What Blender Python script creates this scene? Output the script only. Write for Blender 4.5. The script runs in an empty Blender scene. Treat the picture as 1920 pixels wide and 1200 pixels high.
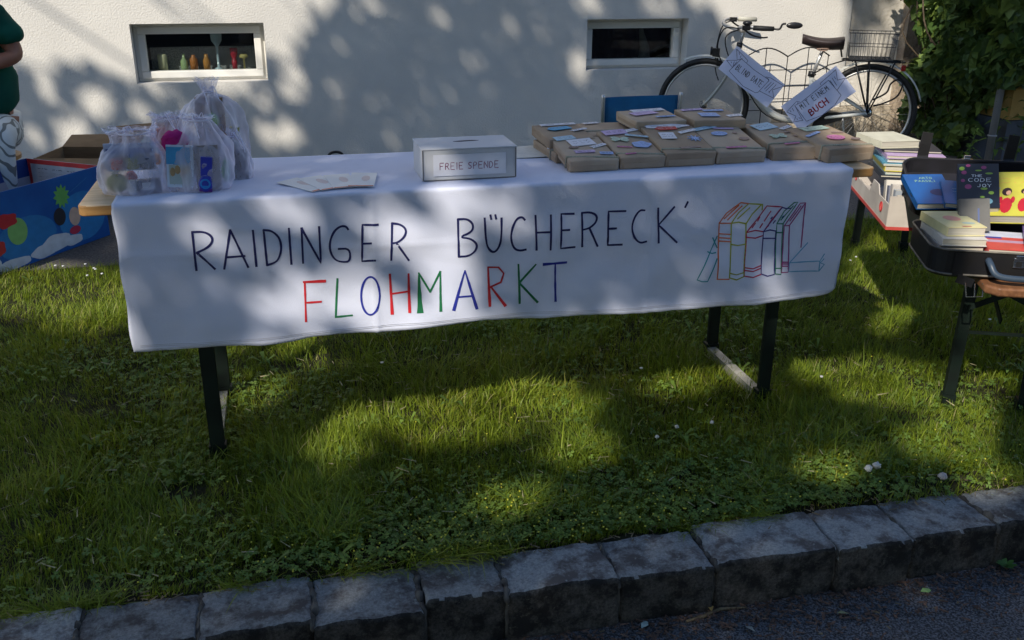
import bpy, bmesh, math, random
import numpy as np
from mathutils import Vector, Matrix, noise
R = math.radians
random.seed(7); RNG = np.random.default_rng(7)
scene = bpy.context.scene
COL = scene.collection

# ------------------------------------------------------------------ camera
CF, CP, CR, CH, CY = 1795.0, .371, .006, 1.369, .231       # focal (px of 1920), pitch, roll, height, yaw
fw = np.array([0, math.cos(CP), -math.sin(CP)]); rt = np.array([1., 0, 0]); up = np.cross(rt, fw)
rt, up = math.cos(CR)*rt + math.sin(CR)*up, -math.sin(CR)*rt + math.cos(CR)*up
_Z = np.array([[math.cos(CY), math.sin(CY), 0], [-math.sin(CY), math.cos(CY), 0], [0, 0, 1]])
fw, rt, up = _Z@fw, _Z@rt, _Z@up
CAM = np.array([0, 0, CH])
cd = bpy.data.cameras.new('camera'); cd.sensor_width = 36; cd.lens = CF/1920*36; cd.clip_end = 500; cd.clip_start = .05
co = bpy.data.objects.new('camera', cd); COL.objects.link(co)
M = Matrix([[rt[i], up[i], -fw[i], CAM[i]] for i in range(3)] + [[0, 0, 0, 1]])
co.matrix_world = M
scene.camera = co
cd.dof.use_dof = False

# ------------------------------------------------------------------ light
SUN = np.array([-.51, -.58, .63]); SUN = SUN/np.linalg.norm(SUN)       # towards the sun
w = bpy.data.worlds.new('World'); scene.world = w; w.use_nodes = True
nt = w.node_tree; nt.nodes.clear()
sky = nt.nodes.new('ShaderNodeTexSky'); sky.sky_type = 'NISHITA'; sky.sun_disc = False
sky.sun_elevation = math.asin(SUN[2]); sky.sun_rotation = math.atan2(SUN[0], SUN[1]); sky.ozone_density = 3.5; sky.dust_density = .4
bg = nt.nodes.new('ShaderNodeBackground'); bg.inputs['Strength'].default_value = .15
wo = nt.nodes.new('ShaderNodeOutputWorld')
nt.links.new(sky.outputs[0], bg.inputs[0]); nt.links.new(bg.outputs[0], wo.inputs[0])
sl = bpy.data.lights.new('sun', 'SUN'); sl.energy = 4.2; sl.angle = R(.53); sl.color = (1, .92, .79)
so = bpy.data.objects.new('sun', sl); COL.objects.link(so)
so.rotation_euler = Vector(SUN).to_track_quat('Z', 'Y').to_euler(); so.location = (-8, -8, 12)
scene.view_settings.view_transform = 'Standard'; scene.view_settings.look = 'None'
scene.view_settings.exposure = 0.42; scene.view_settings.gamma = 1; scene.view_settings.use_curve_mapping = False

# ------------------------------------------------------------------ helpers
def ray(x, y): return fw + rt*(x-960)/CF - up*(y-600)/CF
def on(x, y, n, d):
    v = ray(x, y); n = np.array(n, float); return CAM + v*((d-CAM@n)/(v@n))
def gz(x, y, z=0): return on(x, y, (0, 0, 1), z)
def vw(x, y, v): return on(x, y, (0, 1, 0), v)
def px(P):
    d = np.asarray(P, float)-CAM; z = d@fw
    return 960+CF*(d@rt)/z, 600-CF*(d@up)/z

class MB:
    def __init__(s): s.v = []; s.f = []; s.m = []; s.cur = 0; s.M = None
    def _add(s, vs, fs):
        o = len(s.v)
        if s.M is not None: vs = [tuple(s.M @ Vector(p)) for p in vs]
        s.v += [tuple(map(float, p)) for p in vs]
        s.f += [tuple(o+i for i in f) for f in fs]; s.m += [s.cur]*len(fs); return s
    def box(s, a, b):
        x0, y0, z0 = a; x1, y1, z1 = b
        vs = [(x0,y0,z0),(x1,y0,z0),(x1,y1,z0),(x0,y1,z0),(x0,y0,z1),(x1,y0,z1),(x1,y1,z1),(x0,y1,z1)]
        return s._add(vs, [(3,2,1,0),(4,5,6,7),(0,1,5,4),(1,2,6,5),(2,3,7,6),(3,0,4,7)])
    def cbox(s, c, d): return s.box([c[i]-d[i]/2 for i in range(3)], [c[i]+d[i]/2 for i in range(3)])
    def bar(s, p, q, wd, th, upv=(0,0,1)):
        p, q = Vector(p), Vector(q); d = (q-p).normalized(); u = Vector(upv)
        if abs(d.dot(u)) > .98: u = Vector((0,1,0))
        a = d.cross(u).normalized(); b = a.cross(d).normalized()
        vs = []
        for c in (p, q):
            for sa, sb in ((-1,-1),(1,-1),(1,1),(-1,1)): vs.append(c + a*sa*wd/2 + b*sb*th/2)
        return s._add(vs, [(3,2,1,0),(4,5,6,7),(0,1,5,4),(1,2,6,5),(2,3,7,6),(3,0,4,7)])
    def tube(s, pts, r, n=8, closed=False, cap=True):
        pts = [Vector(p) for p in pts]; N = len(pts)
        rs = r if isinstance(r, (list, tuple)) else [r]*N
        rings = []; prev = None
        for i, p in enumerate(pts):
            if closed: d = pts[(i+1) % N]-pts[i-1]
            else: d = pts[min(i+1, N-1)]-pts[max(i-1, 0)]
            if d.length < 1e-9: d = Vector((0,0,1))
            d.normalize()
            if prev is None:
                a = d.orthogonal().normalized()
            else:
                a = prev - d*prev.dot(d)
                a = a.normalized() if a.length > 1e-6 else d.orthogonal().normalized()
            prev = a; b = d.cross(a)
            rings.append([p + (a*math.cos(2*math.pi*k/n)+b*math.sin(2*math.pi*k/n))*rs[i] for k in range(n)])
        vs = [q for rg in rings for q in rg]; fs = []
        for i in range(N if closed else N-1):
            j = (i+1) % N
            for k in range(n): fs.append((i*n+k, i*n+(k+1) % n, j*n+(k+1) % n, j*n+k))
        if not closed and cap:
            fs.append(tuple(range(n-1, -1, -1))); fs.append(tuple((N-1)*n+k for k in range(n)))
        return s._add(vs, fs)
    def ring(s, c, r, t, ax=(0,1,0), n=40, m=8, a0=0, a1=2*math.pi, squash=1):
        c = Vector(c); ax = Vector(ax).normalized(); e = ax.orthogonal().normalized()
        if abs(ax.y) > .9: e = Vector((1,0,0))
        g = ax.cross(e)
        full = abs(a1-a0-2*math.pi) < 1e-6
        k = n if full else n+1
        pts = [c+(e*math.cos(a0+(a1-a0)*i/n)+g*math.sin(a0+(a1-a0)*i/n))*r for i in range(k)]
        return s.tube(pts, t, m, closed=full)
    def lathe(s, prof, o=(0,0,0), n=16):
        vs = []; fs = []
        for r, z in prof:
            for k in range(n):
                a = 2*math.pi*k/n; vs.append((o[0]+r*math.cos(a), o[1]+r*math.sin(a), o[2]+z))
        for i in range(len(prof)-1):
            for k in range(n): fs.append((i*n+k, i*n+(k+1) % n, (i+1)*n+(k+1) % n, (i+1)*n+k))
        fs.append(tuple(range(n-1, -1, -1))); fs.append(tuple((len(prof)-1)*n+k for k in range(n)))
        return s._add(vs, fs)
    def blob(s, c, r, n=10, m=7, jit=0, sd=0):
        rx, ry, rz = r if isinstance(r, (tuple, list)) else (r, r, r)
        vs = []; fs = []
        for i in range(m+1):
            th = math.pi*i/m
            for k in range(n):
                a = 2*math.pi*k/n; d = Vector((math.sin(th)*math.cos(a), math.sin(th)*math.sin(a), math.cos(th)))
                j = 1+jit*noise.noise(d*2.3+Vector((sd, 0, 0))) if jit else 1
                vs.append((c[0]+rx*d.x*j, c[1]+ry*d.y*j, c[2]+rz*d.z*j))
        for i in range(m):
            for k in range(n): fs.append((i*n+k, (i+1)*n+k, (i+1)*n+(k+1) % n, i*n+(k+1) % n))
        return s._add(vs, fs)
    def prism(s, poly, y0, y1):            # poly in x,z extruded along y
        n = len(poly)
        vs = [(x, y0, z) for x, z in poly]+[(x, y1, z) for x, z in poly]
        return s._add(vs, [tuple(range(n)), tuple(range(2*n-1, n-1, -1))]+[(i, i+n, (i+1) % n+n, (i+1) % n) for i in range(n)])
    def slab(s, poly, z0, z1):             # poly in x,y extruded along z
        n = len(poly)
        vs = [(x, y, z0) for x, y in poly]+[(x, y, z1) for x, y in poly]
        return s._add(vs, [tuple(range(n-1, -1, -1)), tuple(range(n, 2*n))]+[(i, (i+1) % n, (i+1) % n+n, i+n) for i in range(n)])
    def poly(s, pts): return s._add(pts, [tuple(range(len(pts)))])
    def build(s, name, mats, parent=None, smooth=False, bevel=0, seg=2, loc=None):
        me = bpy.data.meshes.new(name); me.from_pydata(s.v, [], s.f)
        if not isinstance(mats, (list, tuple)): mats = [mats]
        for k in mats: me.materials.append(k)
        if len(mats) > 1: me.polygons.foreach_set('material_index', s.m)
        if smooth: me.polygons.foreach_set('use_smooth', [True]*len(s.f))
        me.validate(); me.update()
        o = bpy.data.objects.new(name, me); COL.objects.link(o)
        if parent is not None: o.parent = parent
        if loc is not None: o.location = loc
        if bevel:
            b = o.modifiers.new('bevel', 'BEVEL'); b.width = bevel; b.segments = seg; b.limit_method = 'ANGLE'; b.angle_limit = R(40)
            if smooth is None or seg > 1:
                me.polygons.foreach_set('use_smooth', [True]*len(s.f)); b.harden_normals = True
        return o

def tag(o, label=None, cat=None, group=None, kind=None):
    if label: o['label'] = label
    if cat: o['category'] = cat
    if group: o['group'] = group
    if kind: o['kind'] = kind
    return o
def thing(name, label, cat, loc=(0,0,0), rot=(0,0,0), group=None, mw=None):
    o = bpy.data.objects.new(name, None); COL.objects.link(o); o.empty_display_size = .1
    if mw is not None: o.matrix_world = mw
    else: o.location = loc; o.rotation_euler = rot
    return tag(o, label, cat, group)

def mat(name, col, rough=.6, col2=None, vs=8, bump=0, bs=120, metal=0, spec=.4, detail=4, transl=0, sheen=0, coat=0, lo=.35, hi=.65, stretch=None):
    m = bpy.data.materials.new(name); m.use_nodes = True; t = m.node_tree; N = t.nodes; L = t.links
    b = N['Principled BSDF']; b.inputs['Roughness'].default_value = rough; b.inputs['Metallic'].default_value = metal
    b.inputs['Specular IOR Level'].default_value = spec
    if coat: b.inputs['Coat Weight'].default_value = coat
    if sheen: b.inputs['Sheen Weight'].default_value = sheen
    tc = N.new('ShaderNodeTexCoord'); src = tc.outputs['Object']
    if stretch:
        mp = N.new('ShaderNodeMapping'); mp.inputs['Scale'].default_value = stretch; L.new(src, mp.inputs[0]); src = mp.outputs[0]
    if col2 is None: col2 = tuple(c*.86 for c in col)
    nz = N.new('ShaderNodeTexNoise'); nz.inputs['Scale'].default_value = vs; nz.inputs['Detail'].default_value = detail; L.new(src, nz.inputs[0])
    rp = N.new('ShaderNodeValToRGB'); rp.color_ramp.elements[0].position = lo; rp.color_ramp.elements[1].position = hi
    rp.color_ramp.elements[0].color = (*col2, 1); rp.color_ramp.elements[1].color = (*col, 1)
    L.new(nz.outputs[0], rp.inputs[0]); L.new(rp.outputs[0], b.inputs['Base Color'])
    if bump:
        n2 = N.new('ShaderNodeTexNoise'); n2.inputs['Scale'].default_value = bs; n2.inputs['Detail'].default_value = 3; L.new(src, n2.inputs[0])
        bp = N.new('ShaderNodeBump'); bp.inputs['Strength'].default_value = 1; bp.inputs['Distance'].default_value = bump
        L.new(n2.outputs[0], bp.inputs['Height']); L.new(bp.outputs[0], b.inputs['Normal'])
    if transl:
        tr = N.new('ShaderNodeBsdfTranslucent'); L.new(rp.outputs[0], tr.inputs[0])
        mx = N.new('ShaderNodeMixShader'); mx.inputs[0].default_value = transl
        L.new(b.outputs[0], mx.inputs[1]); L.new(tr.outputs[0], mx.inputs[2]); L.new(mx.outputs[0], N['Material Output'].inputs[0])
    return m
def sheer(name, col, alpha, rough=.5, sc=900):
    m = bpy.data.materials.new(name); m.use_nodes = True; t = m.node_tree; N = t.nodes; L = t.links
    b = N['Principled BSDF']; b.inputs['Base Color'].default_value = (*col, 1); b.inputs['Roughness'].default_value = rough; b.inputs['Sheen Weight'].default_value = .3
    tr = N.new('ShaderNodeBsdfTransparent'); mx = N.new('ShaderNodeMixShader')
    # folds: gauze seen edge-on is denser
    lw = N.new('ShaderNodeLayerWeight'); lw.inputs[0].default_value = .45
    mr = N.new('ShaderNodeMapRange'); mr.inputs['To Min'].default_value = alpha; mr.inputs['To Max'].default_value = min(1, alpha+.55)
    L.new(lw.outputs['Facing'], mr.inputs[0]); L.new(mr.outputs[0], mx.inputs[0])
    L.new(tr.outputs[0], mx.inputs[1]); L.new(b.outputs[0], mx.inputs[2]); L.new(mx.outputs[0], N['Material Output'].inputs[0])
    return m
def glassy(name, tint=(.8,.85,.85), rough=.02, alpha=.1):
    m = bpy.data.materials.new(name); m.use_nodes = True; t = m.node_tree; N = t.nodes; L = t.links
    N.remove(N['Principled BSDF'])
    tr = N.new('ShaderNodeBsdfTransparent'); tr.inputs[0].default_value = (*tint, 1)
    gl = N.new('ShaderNodeBsdfGlossy'); gl.inputs['Roughness'].default_value = rough
    fr = N.new('ShaderNodeLayerWeight'); fr.inputs[0].default_value = .5; pw_ = N.new('ShaderNodeMath'); pw_.operation = 'POWER'; pw_.inputs[1].default_value = 4; L.new(fr.outputs['Facing'], pw_.inputs[0])
    ma = N.new('ShaderNodeMath'); ma.operation = 'MULTIPLY_ADD'; ma.inputs[1].default_value = .9; ma.inputs[2].default_value = .035; L.new(pw_.outputs[0], ma.inputs[0])
    mx = N.new('ShaderNodeMixShader'); L.new(ma.outputs[0], mx.inputs[0]); L.new(tr.outputs[0], mx.inputs[1]); L.new(gl.outputs[0], mx.inputs[2])
    L.new(mx.outputs[0], N['Material Output'].inputs[0])
    return m
_pc = {}
def paint(r, g, b, rough=.5, spec=.4):
    k = (round(r,3), round(g,3), round(b,3), rough)
    if k not in _pc: _pc[k] = mat('paint_%d' % len(_pc), (r,g,b), rough, vs=25, spec=spec)
    return _pc[k]

def bez(pts, n=6):                                       # Catmull-Rom through points
    P = [Vector(p) for p in pts]; out = []
    for i in range(len(P)-1):
        a, b, c, d = P[max(i-1,0)], P[i], P[i+1], P[min(i+2, len(P)-1)]
        for k in range(n):
            t = k/n; out.append(.5*((2*b)+(c-a)*t+(2*a-5*b+4*c-d)*t*t+(3*b-a-3*c+d)*t**3))
    out.append(P[-1]); return out
ROUND = [True]
def ribbon(mb, pts2, width, fn, step=.01):
    """flat marker stroke through 2D points, mapped to 3D by fn(a,b); width may be (start,end)"""
    P = [np.array(p, float) for p in pts2]
    if len(P) >= 6 and ROUND[0]:                      # round the corners of curved strokes
        for _ in range(2): P = [P[0]]+[q for i in range(len(P)-1) for q in (P[i]*.75+P[i+1]*.25, P[i]*.25+P[i+1]*.75)]+[P[-1]]
    Q = []
    for i in range(len(P)-1):
        k = max(1, int(np.linalg.norm(P[i+1]-P[i])/step))
        for j in range(k): Q.append(P[i]+(P[i+1]-P[i])*j/k)
    Q.append(P[-1]); N = len(Q); vs = []
    w0, w1 = width if isinstance(width, tuple) else (width, width)
    for i in range(N):
        d = Q[min(i+1,N-1)]-Q[max(i-1,0)]; l = np.linalg.norm(d)+1e-12; nrm = np.array([-d[1], d[0]])/l
        ww = (w0+(w1-w0)*i/max(1,N-1))/2*(1+.30*noise.noise(Vector((float(Q[i][0])*45, float(Q[i][1])*45, 7))))
        e = d/l*ww*.6*(1 if i == N-1 else (-1 if i == 0 else 0))
        vs.append(fn(*(Q[i]+nrm*ww+e))); vs.append(fn(*(Q[i]-nrm*ww+e)))
    mb._add(vs, [(2*i, 2*i+1, 2*i+3, 2*i+2) for i in range(N-1)])
# stroke font on a 0..1 square
FONT = {'A':[[(0,0),(.5,1),(1,0)],[(.2,.38),(.8,.38)]],'B':[[(0,0),(0,1),(.7,.95),(.8,.75),(.65,.55),(0,.52)],[(.65,.52),(.95,.35),(.85,.08),(0,0)]],
 'C':[[(.95,.85),(.5,1),(.1,.75),(.05,.35),(.4,0),(.95,.12)]],'D':[[(0,0),(0,1),(.6,.92),(.95,.5),(.6,.08),(0,0)]],'E':[[(.9,1),(0,1),(0,0),(.95,0)],[(0,.52),(.7,.52)]],
 'F':[[(.95,1),(0,1),(0,0)],[(0,.52),(.7,.52)]],'G':[[(.95,.85),(.5,1),(.1,.75),(.05,.3),(.45,0),(.95,.1),(.95,.45),(.5,.45)]],'H':[[(0,0),(0,1)],[(1,0),(1,1)],[(0,.5),(1,.5)]],
 'I':[[(.5,0),(.5,1)]],'J':[[(.8,1),(.8,.2),(.5,0),(.15,.15)]],'K':[[(0,0),(0,1)],[(.9,1),(0,.45),(.95,0)]],'L':[[(0,1),(0,0),(.9,0)]],'M':[[(0,0),(.08,1),(.5,.4),(.92,1),(1,0)]],
 'N':[[(0,0),(0,1),(1,0),(1,1)]],'O':[[(.5,0),(.1,.2),(.05,.7),(.45,1),(.9,.8),(.95,.25),(.5,0)]],'P':[[(0,0),(0,1),(.75,.93),(.85,.7),(.65,.5),(0,.48)]],
 'R':[[(0,0),(0,1),(.75,.93),(.8,.7),(.6,.5),(0,.48)],[(.4,.48),(.95,0)]],'S':[[(.9,.88),(.5,1),(.12,.8),(.25,.57),(.75,.45),(.9,.2),(.5,0),(.05,.12)]],'T':[[(0,1),(1,1)],[(.5,1),(.5,0)]],
 'U':[[(0,1),(.05,.2),(.5,0),(.9,.2),(.97,1)]],'V':[[(0,1),(.5,0),(1,1)]],'Y':[[(0,1),(.5,.5),(1,1)],[(.5,.5),(.5,0)]],' ':[], '.':[[(.4,0),(.5,.05)]]}
def write(mb, text, x, y, h, wd, fn, sw, gap=.35, slant=0):
    for ch in text:
        w_ = wd*(.35 if ch == 'I' else (.5 if ch == ' ' else 1))
        for st in FONT.get(ch, []):
            ribbon(mb, [(x+(a if ch != 'I' else .5)*w_+slant*b*h, y+b*h) for a, b in st], sw, fn, step=h/3)
        x += w_+wd*gap
    return x
def scribble(mb, x, y, length, h, fn, sw, rows=1, rnd=random):
    for r in range(rows):
        p = [(x+length*i/14, y-r*h*1.7+h*(rnd.random()-.5)) for i in range(15)]
        a, b = rnd.choice((5, 6)), rnd.choice((9, 10))
        for seg in (p[:a], p[a+1:b], p[b+1:]):
            if len(seg) > 1: ribbon(mb, seg, sw, fn, step=.002)
class Plane:
    """flat print or card placed on a real plane: 2D (a,b) metres on it"""
    def __init__(s, o, ex, ey):
        s.o = np.array(o, float); s.ex = np.array(ex, float); s.ex /= np.linalg.norm(s.ex); s.ey = np.array(ey, float); s.ey /= np.linalg.norm(s.ey)
        s.n = np.cross(s.ex, s.ey); s.n /= np.linalg.norm(s.n)
    def at(s, a, b, h=0): return tuple(s.o+s.ex*a+s.ey*b+s.n*h)
    def pix(s, x, y):
        q = on(x, y, s.n, s.n@s.o)-s.o; return float(q@s.ex), float(q@s.ey)
    def mw(s): return Matrix([[s.ex[i], s.ey[i], s.n[i], s.o[i]] for i in range(3)]+[[0,0,0,1]])

def skin(name, pts, edges, rad, m, parent, sub=2, root=0, mods=None):
    me = bpy.data.meshes.new(name); me.from_pydata([tuple(p) for p in pts], edges, [])
    me.materials.append(m)
    o = bpy.data.objects.new(name, me); COL.objects.link(o); o.parent = parent
    sk = o.modifiers.new('skin', 'SKIN'); sk.use_smooth_shade = True; sk.branch_smoothing = .4
    if not me.skin_vertices: bpy.context.view_layer.update()
    sv = me.skin_vertices[0].data if me.skin_vertices else None
    for i, r in enumerate(rad):
        rr = r if isinstance(r, tuple) else (r, r)
        sv[i].radius = rr; sv[i].use_root = (i == root)
    s2 = o.modifiers.new('sub', 'SUBSURF'); s2.levels = sub; s2.render_levels = sub
    return o
# ------------------------------------------------------------------ materials
m_wall = mat('house_render', (.70,.675,.63), .9, (.62,.60,.565), vs=1.6, bump=.004, bs=95, detail=6, spec=.1)
m_wall2 = mat('patchy_render', (.70,.67,.62), .9, (.60,.56,.49), vs=2.6, bump=.006, bs=40, detail=6, spec=.1)
m_oldwall = mat('weathered_plinth', (.56,.49,.39), .95, (.27,.23,.18), vs=14, bump=.012, bs=30, detail=8, spec=.1)
m_stone_pillar = mat('weathered_pillar', (.40,.33,.25), .95, (.24,.19,.15), vs=9, bump=.012, bs=45, detail=8, spec=.1)
m_yellow = mat('ochre_render', (.50,.33,.12), .9, (.40,.26,.09), vs=5, bump=.003, bs=80, spec=.1)
m_dgrey = mat('grey_plinth', (.075,.09,.12), .8, (.055,.065,.085), vs=9, bump=.002, bs=60)
m_pvc = mat('white_plastic_frame', (.78,.77,.73), .35, (.73,.72,.68), vs=4)
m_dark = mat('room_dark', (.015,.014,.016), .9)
m_frost = mat('speckled_board', (.50,.51,.52), .6, (.06,.06,.065), vs=210, detail=2, lo=.42, hi=.60)
m_glass = glassy('window_glass', (.78,.82,.82))
m_asph = mat('asphalt', (.19,.19,.205), .8, (.03,.03,.035), vs=190, bump=.010, bs=210, detail=5, lo=.42, hi=.62)
m_path = mat('path_grit', (.13,.12,.11), .9, (.05,.045,.045), vs=110, bump=.006, bs=150, detail=4)
m_soil = mat('lawn_soil', (.035,.038,.018), .95, (.02,.018,.012), vs=22, bump=.01, bs=60, spec=.1)
m_far = mat('far_ground', (.07,.09,.04), .95, (.05,.06,.03), vs=1, spec=.1)
m_cloth = mat('white_cotton', (.74,.77,.92), .85, (.70,.735,.89), vs=3, bump=.0007, bs=420, sheen=.15, spec=.15, transl=.12)
m_wood = mat('varnished_plank', (.42,.24,.09), .4, (.30,.15,.05), vs=7, stretch=(1,9,9), detail=6, spec=.4, bump=.0006, bs=40)
m_woodtop = mat('sanded_plank', (.58,.44,.28), .5, (.46,.33,.19), vs=9, stretch=(.6,8,8), detail=6)
m_bench = mat('brown_bench_plank', (.23,.105,.048), .45, (.14,.06,.028), vs=8, stretch=(8,1,8), detail=6)
m_steel = mat('dark_green_steel', (.006,.014,.010), .55, (.004,.007,.006), vs=14, spec=.25)
m_galv = mat('galvanised_bar', (.45,.44,.40), .45, (.33,.32,.29), vs=40, metal=.4)
m_chrome = mat('chrome', (.7,.7,.7), .18, metal=1)
m_alu = mat('aluminium_tube', (.62,.62,.62), .35, metal=.7)
m_black = mat('black_rubber', (.012,.012,.013), .6, (.02,.02,.02), vs=30)
m_bplas = mat('black_plastic', (.014,.014,.016), .35, vs=20)
m_cream = mat('cream_bike_paint', (.66,.66,.60), .3, (.60,.60,.55), vs=9, coat=.4)
m_kraft = mat('kraft_paper', (.41,.32,.235), .75, (.35,.265,.19), vs=11, bump=.0009, bs=60, detail=6, spec=.25)
m_kraft2 = mat('kraft_paper_darker', (.36,.275,.195), .75, (.30,.22,.155), vs=11, bump=.0009, bs=60, detail=6, spec=.25)
m_kraft3 = mat('kraft_paper_pale', (.46,.37,.28), .75, (.39,.30,.22), vs=11, bump=.0009, bs=60, detail=6, spec=.25)
m_twine = mat('jute_twine', (.42,.42,.33), .9, (.28,.27,.2), vs=400)
m_card = mat('white_card', (.66,.69,.88), .8, (.62,.65,.85), vs=6)
m_greyc = mat('grey_white_carton', (.57,.585,.62), .7, (.53,.545,.58), vs=5)
m_cardboard = mat('brown_cardboard', (.27,.175,.095), .85, (.22,.14,.075), vs=9, bump=.0008, bs=120, stretch=(1,1,6))
m_ink = mat('navy_marker', (.012,.014,.10), .6); m_red = mat('red_marker', (.62,.02,.03), .6); m_green = mat('green_marker', (.01,.16,.06), .6)
m_blueink = mat('blue_marker', (.02,.03,.30), .6); m_blk = mat('black_ink', (.02,.02,.035), .6)
m_purple = mat('purple_ink', (.22,.04,.12), .6)
m_bluechair = mat('blue_chair_fabric', (.003,.11,.24), .7, (.003,.085,.19), vs=12, bump=.0005, bs=500)
m_leath = mat('black_leatherette', (.008,.008,.010), .48, (.012,.011,.011), vs=12, bump=.0006, bs=300, spec=.3)
m_lining = mat('dark_lining', (.016,.016,.024), .8, (.010,.010,.014), vs=15, bump=.001, bs=40)
m_piping = mat('worn_piping', (.20,.18,.15), .5, (.06,.055,.05), vs=20)
m_page = mat('book_pages', (.55,.52,.44), .9, (.42,.39,.32), vs=10, stretch=(1,1,90), detail=3)
m_org = sheer('white_organza', (.86,.84,.99), .26)
def granite(name, c_lo, c_hi, stain, amount):
    m = bpy.data.materials.new(name); m.use_nodes = True; t = m.node_tree; N = t.nodes; L = t.links; b = N['Principled BSDF']
    b.inputs['Roughness'].default_value = .9; b.inputs['Specular IOR Level'].default_value = .2
    tc = N.new('ShaderNodeTexCoord'); oi = N.new('ShaderNodeObjectInfo'); ad = N.new('ShaderNodeVectorMath'); ad.operation = 'ADD'
    sc_ = N.new('ShaderNodeVectorMath'); sc_.operation = 'SCALE'; sc_.inputs[0].default_value = (9, 5, 3); L.new(oi.outputs['Random'], sc_.inputs['Scale']); L.new(tc.outputs['Object'], ad.inputs[0]); L.new(sc_.outputs[0], ad.inputs[1])
    def nz(scale, det, ro): n = N.new('ShaderNodeTexNoise'); n.inputs['Scale'].default_value = scale; n.inputs['Detail'].default_value = det; n.inputs['Roughness'].default_value = ro; L.new(ad.outputs[0], n.inputs[0]); return n
    def ramp(src, stops):
        r = N.new('ShaderNodeValToRGB'); e = r.color_ramp.elements
        while len(e) < len(stops): e.new(.5)
        for i, (p, c) in enumerate(stops): e[i].position = p; e[i].color = (*c, 1)
        L.new(src, r.inputs[0]); return r
    def mixc(f, a_, b_, mode='MIX'):
        x = N.new('ShaderNodeMix'); x.data_type = 'RGBA'; x.blend_type = mode
        if isinstance(f, float): x.inputs[0].default_value = f
        else: L.new(f, x.inputs[0])
        L.new(a_, x.inputs[6]); L.new(b_, x.inputs[7]); return x.outputs[2]
    n1 = nz(140, 6, .8); base = ramp(n1.outputs[0], [(.36, c_lo), (.62, c_hi)])
    n2 = nz(13, 12, .72); f2 = ramp(n2.outputs[0], [(amount, (1,1,1)), (amount+.13, (0,0,0))])
    st = N.new('ShaderNodeRGB'); st.outputs[0].default_value = (*stain, 1)
    c = mixc(f2.outputs[0], base.outputs[0], st.outputs[0])
    n3 = nz(45, 8, .75); f3 = ramp(n3.outputs[0], [(.60, (0,0,0)), (.66, (.55,.55,.55))]); li = N.new('ShaderNodeRGB'); li.outputs[0].default_value = (c_hi[0]*1.35, c_hi[1]*1.38, c_hi[2]*1.28, 1)
    c = mixc(f3.outputs[0], c, li.outputs[0])
    vr = N.new('ShaderNodeMapRange'); vr.inputs['To Min'].default_value = .72; vr.inputs['To Max'].default_value = 1.12; L.new(oi.outputs['Random'], vr.inputs[0])
    hs = N.new('ShaderNodeHueSaturation'); L.new(vr.outputs[0], hs.inputs['Value']); L.new(c, hs.inputs['Color']); L.new(hs.outputs[0], b.inputs['Base Color'])
    bp = N.new('ShaderNodeBump'); bp.inputs['Strength'].default_value = 1; bp.inputs['Distance'].default_value = .012; L.new(n3.outputs[0], bp.inputs['Height'])
    b2 = N.new('ShaderNodeBump'); b2.inputs['Strength'].default_value = .8; b2.inputs['Distance'].default_value = .006; L.new(n1.outputs[0], b2.inputs['Height']); L.new(bp.outputs[0], b2.inputs['Normal']); L.new(b2.outputs[0], b.inputs['Normal'])
    return m
m_gran = granite('kerb_granite', (.24,.255,.265), (.45,.475,.485), (.13,.12,.12), .41)
m_granf = granite('kerb_granite_dark_face', (.05,.047,.044), (.16,.148,.132), (.026,.025,.024), .43)  # darker granite tone for the front and lower faces
m_mortar = mat('kerb_mortar', (.10,.095,.085), .95, (.035,.032,.03), vs=30, bump=.006, bs=60)
m_shirt = mat('green_jersey', (.006,.085,.06), .85, (.005,.06,.045), vs=7, bump=.002, bs=14, spec=.15)
m_skin = mat('skin', (.30,.135,.085), .5, (.25,.10,.065), vs=12)
m_hair = mat('brown_hair', (.05,.03,.02), .6)
def leafmat(name, cols, tr=.3, rough=.5):
    """leaf colour varies leaf by leaf, by a random number stored on the mesh or by object"""
    m = bpy.data.materials.new(name); m.use_nodes = True; t = m.node_tree; N = t.nodes; L = t.links
    b = N['Principled BSDF']; b.inputs['Roughness'].default_value = rough; b.inputs['Specular IOR Level'].default_value = .35
    at = N.new('ShaderNodeAttribute'); at.attribute_name = 'tone'
    oi = N.new('ShaderNodeObjectInfo'); ad = N.new('ShaderNodeMath'); ad.operation = 'ADD'; fr = N.new('ShaderNodeMath'); fr.operation = 'FRACT'
    L.new(at.outputs['Fac'], ad.inputs[0]); L.new(oi.outputs['Random'], ad.inputs[1]); L.new(ad.outputs[0], fr.inputs[0])
    rp = N.new('ShaderNodeValToRGB'); cr = rp.color_ramp
    for i, c in enumerate(cols):
        e = cr.elements[i] if i < 2 else cr.elements.new(1)
        e.position = i/(len(cols)-1); e.color = (*c, 1)
    for i in range(len(cols)): cr.elements[i].position = i/(len(cols)-1)
    L.new(fr.outputs[0], rp.inputs[0]); L.new(rp.outputs[0], b.inputs['Base Color'])
    trn = N.new('ShaderNodeBsdfTranslucent'); L.new(rp.outputs[0], trn.inputs[0])
    mx = N.new('ShaderNodeMixShader'); mx.inputs[0].default_value = tr
    L.new(b.outputs[0], mx.inputs[1]); L.new(trn.outputs[0], mx.inputs[2]); L.new(mx.outputs[0], N['Material Output'].inputs[0])
    return m
m_grass = leafmat('grass_blade', [(.10,.155,.016),(.17,.235,.016),(.13,.20,.018),(.25,.32,.022),(.20,.265,.020),(.33,.34,.045),(.16,.225,.018),(.42,.36,.17)], .4)
m_clover = leafmat('clover_leaf', [(.085,.15,.028),(.12,.20,.035),(.16,.25,.04)], .3)
m_ivy = leafmat('ivy_leaf', [(.055,.10,.03),(.08,.15,.04),(.065,.115,.055),(.12,.19,.045),(.19,.27,.06),(.06,.11,.035)], .22, .38)
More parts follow.
